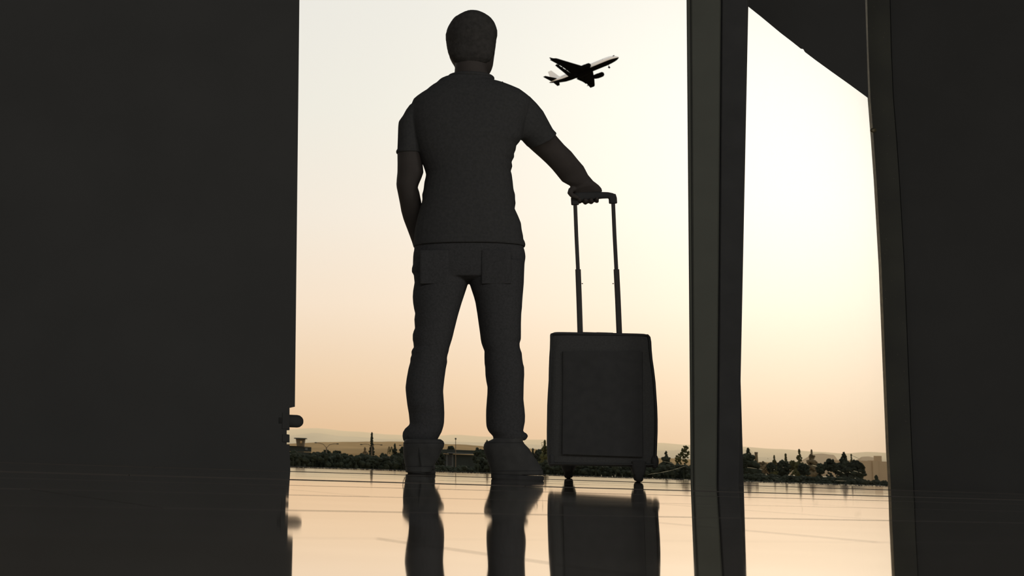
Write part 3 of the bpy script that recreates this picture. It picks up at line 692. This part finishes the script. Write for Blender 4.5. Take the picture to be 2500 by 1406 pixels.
for i, (y, xl, xr) in enumerate(rows):
    bul = .10 * math.sin(math.pi * (i + 1) / (len(rows) + 1)) * .22
    R.append(case_ring(y, xl, xr, -.012 - bul * .6, .21 + bul))
c0 = sum(R[0], V()) / len(R[0]); R.insert(0, [c0 + (p - c0) * .93 + V((0, 0, .006)) for p in R[0]])
cN = sum(R[-1], V()) / len(R[-1]); R.append([cN + (p - cN) * .9 - V((0, 0, .012)) for p in R[-1]])
loft(bm, R); shell = obj('shell', fix(bm), m_case, case, smooth=False)
def PSt(x, y, d): return PS(x, y, 0) + gS * d
# raised top panel, piping, back panel, straps, zip
bm = bmesh.new(); loft(bm, [case_ring(y, xl, xr, .0, .2, 6, 32) for y, xl, xr in ((818, 1396, 1536), (812, 1396, 1536), (810.5, 1410, 1520))]); obj('top_panel', fix(bm), m_trim, case)
for dd in (-.018, .215):
    L_ = [PSt(xl + 5, y + 2, dd) for y, xl, xr in rows]; R_ = [PSt(xr - 5, y + 4, dd) for y, xl, xr in rows]
    bm = bmesh.new(); tube(bm, L_ + R_[::-1] + [L_[0]], .0035, 8); obj('piping', fix(bm), m_trim, case, smooth=True)
bm = bmesh.new(); Lz = [PSt(xl + .5, y, .15) for y, xl, xr in rows[2:-1]]; tube(bm, Lz, .002, 6); obj('zip', fix(bm), m_trim, case)
bm = bmesh.new(); loft(bm, [ring(PSt(1470, y, -.027), sideS * (.155), gS * .006, 24, 6) for y in (1112, 1010, 905, 860)]); obj('back_panel', fix(bm), m_trim, case)
bm = bmesh.new(); loft(bm, [ring(PSt(1472, y, .238), sideS * (.16), gS * .022, 24, 6) for y in (1108, 1000, 880)]); obj('front_pocket', fix(bm), m_case, case)
for x, y in ((1346, 1122), (1598, 1126)):
    bm = bmesh.new(); c = PSt(x, y, .0); ball(bm, c, .016, .022, .03, (sideS, gS, V((0, 0, 1))), 12); obj('corner_guard', fix(bm), m_trim, case, smooth=True)
bm = bmesh.new(); tube(bm, [PSt(1440, 812, .11), PSt(1444, 808.5, .11), PSt(1460, 808, .11), PSt(1480, 808.5, .11), PSt(1496, 809, .11), PSt(1500, 813, .11)], .006, 8); obj('top_handle', fix(bm), m_trim, case, smooth=True)
# wheels
hubs = []
for xw, yw in ((1387, 1168), (1560, 1176.5)):
    for dd in (0, .175):
        gp_ = on_floor(xw, yw); gp_ = V((gp_.x, gp_.y, 0)) + gS * dd; r = .0235
        c = gp_ + V((0, 0, r + .0002))
        topz = PSt(xw, 1136, dd).z if dd == 0 else PSt(xw, 1136, 0).z
        bm = bmesh.new(); loft(bm, [ring(gp_ + V((0, 0, z)), sideS * a_, gS * b_, 20, 3) for z, a_, b_ in ((topz + .015, .030, .032), (topz - .003, .029, .03), (r * 1.6 + .006, .0255, .027), (r * 1.25, .021, .022))])
        h = obj('wheel_housing', fix(bm), m_trim, case, smooth=False)
        bm = bmesh.new(); rings = [ring(c + sideS * s_, gS * q, V((0, 0, q)), 24) for s_, q in ((-.0165, r * .55), (-.0135, r * .84), (-.008, r * .97), (0, r), (.008, r * .97), (.0135, r * .84), (.0165, r * .55))]
        loft(bm, rings); obj('wheel', fix(bm), m_sole, h, smooth=True)
# telescopic handle: the top leans a little towards the man
HD = .10; lean_ = -.0
def PH(x, y): 
    k = (812 - y) / 345.0; return PS(x, y, HD * 0) + gS * (.03 - .02 * k)
for (xa, xb, xc, xd, xe) in ((1404, 1411, 1411, 1416.5, 1), (1497, 1505, 1505, 1512.5, -1)):
    bm = bmesh.new(); limb(bm, [(PH(xa, 494), sideS * .0078, .006), (PH((xa + xb) / 2 - .5, 575), sideS * .0078, .006), (PH(xb, 660), sideS * .0078, .006)], 16, 4); obj('inner_pole', fix(bm), m_pole, case)
    bm = bmesh.new(); limb(bm, [(PH(xc, 656), sideS * .0112, .009), (PH((xc + xd) / 2, 732), sideS * .0112, .009), (PH(xd, 822), sideS * .0112, .009)], 16, 4); op = obj('outer_pole', fix(bm), m_pole, case)
    bm = bmesh.new(); ball(bm, PH(xc + xe * 9.2 + 1.2, 690.5), .0035, .003, .0022, seg=8); obj('lock_pin', fix(bm), m_trim, op)
bm = bmesh.new()
limb(bm, [(PH(1401, 482), UP * .0185, .013), (PH(1409, 480), UP * .020, .0145), (PH(1430, 478.5), UP * .0185, .0145), (PH(1450, 477), UP * .016, .0145), (PH(1470, 475.5), UP * .0145, .0145), (PH(1485, 475.5), UP * .0135, .0145), (PH(1497, 477.5), UP * .0125, .0135), (PH(1503, 480.5), UP * .0105, .011)], 20, 3)
limb(bm, [(PH(1403, 472), sideS * .0135, .013), (PH(1403, 484), sideS * .0158, .0135), (PH(1404, 499), sideS * .0158, .0125)], 20, 4)
limb(bm, [(PH(1495.5, 473), sideS * .0125, .013), (PH(1496, 482), sideS * .0165, .0135), (PH(1496.8, 495.5), sideS * .0165, .0125)], 20, 4)
obj('grip', remesh(bm, .0022, 3), m_trim, case, smooth=True)

# ================================================================ THE TRAVELLER
gM = gdir(1135); dM = on_floor(1115, 1160).dot(gM)
sideM = V((gM.y, -gM.x, 0))
PM = lambda x, y, d=0.0: at_g(x, y, gM, dM + d)
man = thing('person', 'person in short sleeved shirt and jeans, back turned, one hand on the suitcase handle', 'person', (PM(1130, 1160).x, PM(1130, 1160).y, 0))
def rowsec(rows, dep, d0=0.0, k=1.0, tilt=0):
    out = []
    for i, r_ in enumerate(rows):
        y, xl, xr = r_[:3]; dd = r_[3] if len(r_) > 3 else d0; h = r_[4] if len(r_) > 4 else dep
        A, B = PM(xl, y, dd), PM(xr, y, dd); out.append(((A + B) / 2, (B - A) / 2 * k, h * k))
    return out
def hloft(bm, rows, dep, d0=0.0, k=1.0, n=32, e=2.2):        # level rings, depth along the viewing direction
    loft(bm, [ring(c, a, gM * h, n, e) for c, a, h in rowsec(rows, dep, d0, k)])
head = [(32.5, 1144, 1160, -.01, .02), (34.5, 1137, 1168, -.01, .05), (38, 1128, 1179, -.01, .07), (43, 1118.5, 1189.5, -.01, .083), (50, 1106, 1200.5, -.008, .094), (60, 1099, 1208, -.005, .102), (70, 1093, 1212, 0, .106), (79, 1090, 1214.3, 0, .107), (87, 1088, 1213.8, 0, .107), (100, 1089, 1211, 0, .105), (114, 1091, 1209.7, .003, .102), (121, 1092, 1210.3, .004, .1), (130, 1093.5, 1209.7, .006, .098), (140, 1096, 1208, .01, .094), (150, 1101, 1206.6, .015, .09), (160, 1107.5, 1205, .02, .083), (168, 1110, 1202.5, .025, .077), (176, 1110, 1198.5, .03, .07), (183, 1112, 1193, .03, .06)]
neck = [(140, 1114, 1188, -.02, .055), (165, 1110.5, 1188, -.018, .056), (178, 1109.5, 1190, -.015, .058), (185, 1107, 1193, -.01, .062), (191, 1100, 1198, -.005, .068), (200, 1090, 1208, 0, .075), (215, 1075, 1225, 0, .08)]
torso = [(187, 1107, 1193.5, 0, .062), (190.5, 1101, 1196, 0, .068), (192, 1082, 1203, 0, .072), (196, 1073.5, 1206, 0, .078), (201, 1068, 1210, 0, .08), (205.5, 1063, 1230, 0, .083), (210, 1055, 1243, 0, .087), (215, 1048, 1256, 0, .09), (222, 1040, 1272, 0, .095), (230, 1027, 1283, 0, .10), (237, 1017, 1292, 0, .102), (244, 1009, 1296, 0, .105), (258, 1003, 1297, 0, .11), (275, 1000, 1293, 0, .115), (300, 1000, 1284, 0, .12), (325, 1005, 1277, 0, .122), (339, 1008, 1272.5, 0, .122), (344, 1009, 1269.5, 0, .122), (354, 1012, 1261, 0, .12), (366, 1016, 1259, 0, .12), (375, 1020, 1255, 0, .12), (383, 1024, 1255.5, 0, .119), (395, 1029, 1249, 0, .118), (406, 1034, 1251, 0, .118), (418, 1038, 1247, 0, .117), (426, 1040, 1249.5, 0, .117), (433, 1039, 1250.5, 0, .117), (445, 1036, 1252, 0, .117), (460, 1034.3, 1253.5, 0, .117), (467, 1033, 1255, 0, .117), (475, 1030.5, 1257.5, 0, .118), (487, 1031, 1257.8, 0, .118), (496, 1029.5, 1259, 0, .118), (510, 1025, 1256.5, 0, .118), (528, 1020, 1265, 0, .119), (545, 1016, 1272, 0, .12), (560, 1013, 1273.7, 0, .121), (575, 1011.5, 1277, 0, .122), (585, 1011, 1278, 0, .122), (591, 1010, 1281.5, 0, .124), (597, 1010, 1283, 0, .125), (603, 1010.5, 1281.5, 0, .124)]
armR_top = [(1276, 226), (1291, 235), (1308, 252), (1323, 270), (1333, 288), (1343, 305), (1351, 319)]
armR_bot = [(1225, 300), (1236, 318), (1250, 332), (1264, 341), (1275.5, 343), (1281, 350.5), (1288, 358)]
foreR_top = [(1340, 306), (1352, 324), (1363, 337), (1377, 353), (1395, 370), (1409.5, 388), (1425, 406), (1436, 427), (1448, 441)]
foreR_bot = [(1278, 346), (1292, 361), (1303, 371), (1319, 385), (1334, 399), (1347.5, 413), (1357.5, 425), (1372, 443), (1394, 455)]
dH = (PH(1440, 478) - C).dot(gM) - dM + C.dot(gM)              # depth of the grip in the man's frame
def arm(bm, tops, bots, d_a, d_b, deps, e=2.1, k=1.0):
    secs = []; n = len(tops)
    for i, (t_, b_) in enumerate(zip(tops, bots)):
        d = d_a + (d_b - d_a) * i / (n - 1); A, B = PM(*t_, d), PM(*b_, d); h = deps[0] + (deps[1] - deps[0]) * i / (n - 1)
        secs.append(((A + B) / 2, (A - B) / 2 * k, h * k))
    limb(bm, secs, 28, e)
dE = dH * .38                                                   # arm reaches away from the viewer as it goes down
armL = [(258, 1000, 1040, 0, .05), (270, 991, 1038, 0, .052), (284, 983.5, 1036, 0, .055), (297, 974, 1034, 0, .056), (300, 973, 1034, 0, .057), (310, 972, 1034, 0, .057), (340, 971, 1033, 0, .057), (366, 970, 1032, 0, .056), (369, 967, 1032, 0, .056), (373, 966.5, 1032, 0, .056), (376, 969.8, 1032, 0, .055)]
foreL = [(360, 973, 1030, 0, .05), (376, 970, 1031, 0, .05), (400, 970.3, 1032, 0, .048), (421, 970, 1034, .005, .047), (435, 968.5, 1029, .01, .046), (450, 967.5, 1022.5, .015, .045), (458, 968.5, 1020, .02, .044), (470, 971, 1024, .03, .043), (495, 976, 1029, .05, .041), (515, 979.5, 1035, .07, .04), (535, 985, 1040, .09, .038), (563, 995.5, 1044, .11, .034), (590, 1005.5, 1050, .12, .03), (605, 1010, 1054, .125, .03)]
legL = [(640, 1010, 1150, 0, .108), (655, 1005.5, 1148, 0, .106), (664, 1005.3, 1147, 0, .105), (671, 1010, 1146, 0, .104), (690, 1012, 1143.5, 0, .103), (710, 1008.5, 1137, 0, .10), (725, 1007.5, 1132, 0, .099), (740, 1008.5, 1127, 0, .096), (755, 1011, 1122.5, 0, .094), (765, 1013.5, 1119.5, 0, .092), (780, 1011.5, 1115.5, 0, .09), (802, 1013, 1110, 0, .086), (808, 1010, 1108.5, 0, .085), (817, 1007.5, 1106.5, 0, .083), (830, 1007.5, 1103, 0, .082), (836, 1009, 1101, 0, .08), (849, 1010.3, 1097, 0, .078), (854, 1006, 1096, 0, .079), (859, 1004.2, 1095, 0, .079), (867, 1005, 1092.5, 0, .078), (874, 1002, 1091.3, 0, .078), (884, 1001.5, 1091.8, 0, .078), (900, 997, 1088.5, 0, .078), (925, 992.5, 1085, 0, .078), (945, 990, 1082.8, 0, .077), (955, 990.5, 1082, 0, .077), (970, 992, 1083, 0, .076), (990, 994.5, 1084.3, 0, .075), (1010, 998, 1085, .01, .073), (1030, 1000, 1084.3, .01, .07), (1036, 1000, 1083.5, .01, .068), (1040, 996, 1082.7, .01, .068), (1046, 989, 1081, .01, .068), (1055, 983.5, 1078, .01, .069), (1064, 982.5, 1073, .01, .068), (1071, 983.5, 1069, .01, .066), (1077, 985.5, 1068, .01, .062)]
legR = [(640, 1140, 1280.8, 0, .108), (660, 1141, 1280, 0, .106), (675, 1142.5, 1279.5, 0, .105), (690, 1145.5, 1279, 0, .103), (710, 1152, 1277.3, 0, .10), (725, 1157, 1276, 0, .098), (738, 1160.5, 1275, 0, .096), (750, 1162.5, 1274.5, 0, .094), (765, 1165, 1272.8, 0, .092), (790, 1168.5, 1272, 0, .088), (815, 1172, 1272, 0, .084), (828, 1173.5, 1271.8, 0, .082), (838, 1175.5, 1268.5, 0, .08), (848, 1179, 1269, 0, .079), (857, 1182.7, 1272, 0, .078), (862, 1182.5, 1274, 0, .078), (875, 1182.5, 1275, 0, .077), (888, 1183, 1277, 0, .077), (896, 1184.3, 1279.5, 0, .077), (915, 1185, 1280, 0, .077), (930, 1187, 1279, 0, .077), (945, 1190, 1278.6, 0, .076), (960, 1189.7, 1278.3, 0, .076), (975, 1188.5, 1278, 0, .075), (1000, 1186.7, 1280.8, 0, .074), (1015, 1186.5, 1282, 0, .073), (1030, 1186.7, 1281.5, 0, .071), (1040, 1187.5, 1279.5, 0, .07), (1048, 1190, 1278, 0, .069), (1054, 1193.5, 1277, 0, .068), (1057, 1196, 1284, 0, .067), (1061, 1200, 1288, 0, .066), (1065, 1203.5, 1289, 0, .065), (1070, 1204.5, 1286.5, 0, .063), (1075, 1203, 1282, 0, .06)]
hips = [(594, 1013, 1277, 0, .112), (602, 1012, 1278, 0, .113), (606, 1011.2, 1279, 0, .114), (611, 1011, 1280.5, 0, .115), (617, 1009.5, 1282, 0, .115), (627, 1008.5, 1283, 0, .115), (634, 1008.3, 1282.3, 0, .114), (642, 1008, 1281, 0, .112), (655, 1008, 1280, 0, .11), (664, 1008, 1280, 0, .108), (672, 1012, 1279.5, 0, .104), (680, 1015, 1279, 0, .10), (686, 1035, 1262, 0, .07)]
# ---- body: one continuous mesh (head with face, neck, trunk, arms, hands, legs)
bm = bmesh.new()
hloft(bm, head, .1, k=.97, n=36)
hloft(bm, neck, .06)
hloft(bm, [r_ for r_ in torso if r_[0] > 200], .1, k=.90)
hloft(bm, hips, .1, k=.90)
hloft(bm, [(y, xl + 5, xr - 5, *q) for y, xl, xr, *q in legL], .1, k=.9); hloft(bm, [(y, xl + 5, xr - 5, *q) for y, xl, xr, *q in legR], .1, k=.9)
arm(bm, armR_top, armR_bot, 0, dE, (.055, .05), k=.88)
arm(bm, foreR_top, foreR_bot, dE * .88, dH - .0, (.048, .026), 2.0)
limb(bm, [(c, a * .9, h * .9) for c, a, h in rowsec(armL, .05)], 28, 2.1)
limb(bm, rowsec(foreL, .05), 28, 2.1)
# feet inside the boots
for (x0_, x1_) in ((992, 1050), (1203, 1275)):
    hloft(bm, [(1070, x0_ + 5, x1_ - 8, 0, .04), (1110, x0_ + 4, x1_ - 6, 0, .04), (1138, x0_ + 4, x1_ - 5, .0, .045)], .04)
# face, turned a little to the right, on the far side of the head
FD = (gM + sideM * .45).normalized(); FS = V((FD.y, -FD.x, 0)); Zu = V((0, 0, 1))
HC = PM(1151, 105, 0)
def face(s, z, d): return HC + FS * s + FD * d + Zu * z
ball(bm, face(0, -.075, .072), .036, .03, .028, (FS, FD, Zu))                        # chin
tube(bm, [face(0, .012, .093), face(0, -.012, .112), face(0, -.03, .122), face(0, -.036, .10)], [.007, .010, .013, .012], 10)   # nose
for s in (1, -1):
    ball(bm, face(s * .012, -.035, .108), .009, .011, .008, (FS, FD, Zu), 10)
    ball(bm, face(s * .032, .024, .083), .024, .014, .007, (FS, FD, Zu), 12)         # brow
    ball(bm, face(s * .042, -.028, .07), .022, .02, .018, (FS, FD, Zu), 12)          # cheek
    ball(bm, face(s * .031, .006, .086), .012, .011, .009, (FS, FD, Zu), 12)         # eye
for z_, w_ in ((-.056, .022), (-.064, .019)): ball(bm, face(0, z_, .095), w_, .012, .0045, (FS, FD, Zu), 12)   # lips
for s, xe_ in ((-1, 1094), (1, 1207)):                                                # ears
    c = PM(xe_, 106, .015); ball(bm, c, .006, .017, .030, (sideM, gM, Zu), 14); ball(bm, c + gM * -.006 + Zu * .008 + sideM * s * .001, .007, .012, .018, (sideM, gM, Zu), 12)
# right hand: palm over the grip, four fingers round it, thumb on the near side
GA, GB = PH(1405, 480.5), PH(1470, 475.5); GX = (GB - GA).normalized()
def hp(x, y, d): return PH(x, y) + gS * d
mpp = (PH(1441, 478) - PH(1440, 478)).length
# palm
secs = []
for (tx, ty), (bx, by_), d, h in (((1448, 441), (1393, 453.5), -.006, .024), ((1455, 446), (1396, 460), -.004, .022), ((1463, 451.5), (1395, 466), .004, .019), ((1469, 458), (1397, 472), .010, .016), ((1471, 465), (1401, 477), .016, .013)):
    A, B = hp(tx, ty, d), hp(bx, by_, d); secs.append(((A + B) / 2, (A - B) / 2, h))
limb(bm, secs, 28, 2.4)
fx = [(1414, 482, 495.3, .0098), (1429, 480, 497.6, .0102), (1443, 478.5, 496.6, .0100), (1457, 477.5, 493.6, .0088)]
for i, (x, yc, yb_, r) in enumerate(fx):
    rp_ = r / mpp; yb2 = yb_ - rp_; lg = (1, 1.06, 1.02, .9)[i]
    pts = [hp(x + 1, yc - 16, .006), hp(x + 1, yc - 15, .020 * lg), hp(x, yc - 8, .031 * lg), hp(x, yc + 2, .030 * lg), hp(x, yb2, .018), hp(x, yb2 + .0, .002), hp(x, yb2 - 1.5, -.012 * lg), hp(x, yb2 - 5, -.019 * lg)]
    tube(bm, pts, [r * 1.1, r * 1.12, r * 1.08, r, r * 1.0, r * .98, r * .92, r * .7], 12)
tube(bm, [hp(1400, 461, -.012), hp(1394, 466, -.022), hp(1391.5, 472.5, -.026), hp(1396, 478, -.026), hp(1406, 482, -.024), hp(1413, 484, -.022)], [.014, .0125, .0112, .0105, .0098, .007], 12)
# left hand slipped into the front pocket
for (tx, d0, d1, yb_, r) in ((1034, .128, .132, 660, .0098), (1044, .132, .137, 664, .0100), (1055, .134, .138, 661, .0096), (1065, .132, .134, 653, .0086)):
    tube(bm, [PM(tx, 624, d0), PM(tx + 2, 638, d1), PM(tx + 4, 650, d1 - .002), PM(tx + 5, yb_, d1 - .008)], [r * 1.1, r * 1.05, r, r * .75], 12)
limb(bm, [(PM(1034, 598, .124), sideM * .030, .020), (PM(1041, 612, .127), sideM * .038, .018), (PM(1049, 628, .130), sideM * .041, .016)], 24, 2.4)
tube(bm, [PM(1060, 606, .128), PM(1071, 616, .136), PM(1077, 626, .140), PM(1080, 636, .140)], [.013, .0115, .0105, .008], 12)
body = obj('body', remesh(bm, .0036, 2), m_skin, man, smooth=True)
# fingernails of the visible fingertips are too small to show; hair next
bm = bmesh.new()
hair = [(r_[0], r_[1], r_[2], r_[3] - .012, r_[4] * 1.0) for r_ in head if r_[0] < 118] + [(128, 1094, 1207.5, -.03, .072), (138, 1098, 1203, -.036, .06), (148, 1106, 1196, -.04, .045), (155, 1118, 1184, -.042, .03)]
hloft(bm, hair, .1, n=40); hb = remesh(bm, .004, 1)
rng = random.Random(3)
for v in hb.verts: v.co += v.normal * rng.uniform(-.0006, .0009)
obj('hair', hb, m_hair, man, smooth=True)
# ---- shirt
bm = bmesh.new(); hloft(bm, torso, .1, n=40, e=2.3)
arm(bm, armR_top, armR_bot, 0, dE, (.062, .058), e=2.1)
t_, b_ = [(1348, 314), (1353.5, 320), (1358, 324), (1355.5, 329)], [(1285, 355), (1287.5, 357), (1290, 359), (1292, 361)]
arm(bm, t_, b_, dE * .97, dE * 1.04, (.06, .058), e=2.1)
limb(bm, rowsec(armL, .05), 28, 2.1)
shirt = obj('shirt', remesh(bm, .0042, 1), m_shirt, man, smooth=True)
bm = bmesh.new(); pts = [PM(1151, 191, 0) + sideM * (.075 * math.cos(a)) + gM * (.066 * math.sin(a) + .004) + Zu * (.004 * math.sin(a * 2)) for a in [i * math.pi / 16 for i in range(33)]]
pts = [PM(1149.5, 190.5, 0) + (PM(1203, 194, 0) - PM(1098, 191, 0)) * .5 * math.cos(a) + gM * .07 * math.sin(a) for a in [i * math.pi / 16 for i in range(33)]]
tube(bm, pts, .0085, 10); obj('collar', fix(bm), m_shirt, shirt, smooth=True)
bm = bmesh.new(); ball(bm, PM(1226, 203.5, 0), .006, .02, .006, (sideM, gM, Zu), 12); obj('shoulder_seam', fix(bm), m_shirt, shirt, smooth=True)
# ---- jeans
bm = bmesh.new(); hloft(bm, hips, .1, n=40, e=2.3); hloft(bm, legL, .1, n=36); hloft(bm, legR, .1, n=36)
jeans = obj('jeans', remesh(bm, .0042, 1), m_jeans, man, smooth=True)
for (xp) in (1062, 1210):
    bm = bmesh.new(); loft(bm, [ring(PM(xp, y, 0) - gM * dd, sideM * .058, gM * .010, 20, 5) for y, dd in ((622, .110), (660, .104), (700, .092))]); obj('back_pocket', fix(bm), m_jeans, jeans)
# ---- boots
def boot(rows, toe, x_sole, lab=None):
    root = bpy.data.objects.new('boot', None)
    bm = bmesh.new(); hloft(bm, rows, .05, n=32, e=2.4)
    if toe: 
        h0, dirv, Ln = toe
        secs = [(h0 + dirv * (Ln * u) + Zu * z, sideM * wv, zz) for u, z, wv, zz in ((-.05, .05, .036, .045), (.25, .045, .045, .042), (.5, .036, .049, .034), (.75, .028, .048, .026), (.95, .024, .036, .020), (1.02, .022, .015, .012))]
        side_ = V((dirv.y, -dirv.x, 0)); secs = [(c, side_ * a.length, h) for c, a, h in secs]; limb(bm, secs, 24, 2.3)
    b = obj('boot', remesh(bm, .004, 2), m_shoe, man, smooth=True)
    return b
rowsL = [(1072, 990, 1076, 0, .055), (1077, 986, 1083, 0, .058), (1084, 984.5, 1085, 0, .06), (1091, 984.5, 1083.5, 0, .06), (1100, 984, 1078.5, 0, .056), (1115, 985, 1073, 0, .052), (1130, 987.5, 1064, 0, .05), (1142, 990, 1056, 0, .048), (1153, 990.5, 1053, 0, .048)]
cl_ = on_floor(1021, 1156.5); dL_ = cl_.dot(gM) - dM
rowsL = [(y, a, b, dL_ + .0, h) for y, a, b, _, h in rowsL]
dirL = (gM + sideM * .12).normalized()
bL = boot(rowsL, (V((cl_.x, cl_.y, 0)) + gM * .01, dirL, .2), None)
cr_ = on_floor(1262, 1170.5); dR_ = cr_.dot(gM) - dM
rowsR = [(1070, 1206, 1278, dR_, .05), (1075, 1196, 1276, dR_, .052), (1079, 1186, 1277, dR_, .054), (1085, 1181, 1282, dR_, .056), (1095, 1180.5, 1292, dR_, .056), (1110, 1184, 1301, dR_, .054), (1125, 1190, 1312, dR_, .052), (1140, 1195, 1321, dR_, .05), (1150, 1197, 1326, dR_, .049), (1160, 1199, 1326.5, dR_, .047)]
bR = boot(rowsR, None, None)
def sole(bR, x0_, x1_, yb0, yb1, dd, h, z1, toe=None):
    bm = bmesh.new(); A = PM(x0_, yb0, dd); B = PM(x1_, yb1, dd)
    c = (A + B) / 2; a = (B - A) / 2; a.z = 0
    loft(bm, [ring(V((c.x, c.y, z)), a * k, gM * h * k, 32, 3) for z, k in ((-.0012, .97), (.003, 1), (z1 * .8, 1), (z1, .96))])
    obj('sole', fix(bm), m_sole, bR)
sole(bR, 1199, 1328, 1168, 1173, dR_, .05, .016)
bm = bmesh.new(); side_ = V((dirL.y, -dirL.x, 0)); cc = V((cl_.x, cl_.y, 0)) + dirL * .09
loft(bm, [ring(cc + Zu * z, side_ * .050 * k, dirL * .135 * k, 32, 2.8) for z, k in ((.0003, .97), (.003, 1), (.012, 1), (.016, .96))]); obj('sole', fix(bm), m_sole, bL)
def trim_(par, pts, r, name):
    bm = bmesh.new(); tube(bm, pts, r, 8); obj(name, fix(bm), m_sole, par, smooth=True)
def around(rows, y, dep, out=.002):
    for a_, b_ in zip(rows, rows[1:]):
        if a_[0] <= y <= b_[0]:
            t = (y - a_[0]) / (b_[0] - a_[0]); xl = a_[1] + (b_[1] - a_[1]) * t; xr = a_[2] + (b_[2] - a_[2]) * t; d = a_[3]; h = a_[4] + (b_[4] - a_[4]) * t
    A, B = PM(xl, y, d), PM(xr, y, d); return ring((A + B) / 2, (B - A) / 2 * .985, gM * (h - .001), 40, 2.4)
for par, rows_, y_ in ((bL, rowsL, 1138), (bR, rowsR, 1149), (bL, rowsL, 1082), (bR, rowsR, 1081)):
    rg = around(rows_, y_, .05); trim_(par, rg + [rg[0]], .0022, 'welt' if y_ > 1100 else 'collar')
def stitch(par, x, ys, d): trim_(par, [PM(x + (y - ys[0]) * .12, y, d) for y in ys], .0025, 'heel_seam')
stitch(bL, 1022, (1086, 1100, 1120, 1138), dL_ - .056)
def lace(par, pts, d, r=.0014):
    bm = bmesh.new(); P_ = [PM(x, y, d) for x, y in pts]; tube(bm, P_, r, 6); obj('lace', fix(bm), m_shoe, par, smooth=True)
lace(bL, [(990, 1148), (985, 1138), (983.5, 1128), (985, 1120), (990, 1112), (994, 1120), (994, 1130), (990, 1138), (987, 1146)], dL_)
lace(bL, [(1062, 1112), (1066, 1122), (1068, 1128), (1073, 1134)], dL_)
lace(bR, [(1300, 1112), (1307, 1108), (1312, 1114), (1308, 1121)], dR_)
print('objects', len(bpy.data.objects), 'tris', sum(len(m.polygons) for m in bpy.data.meshes))
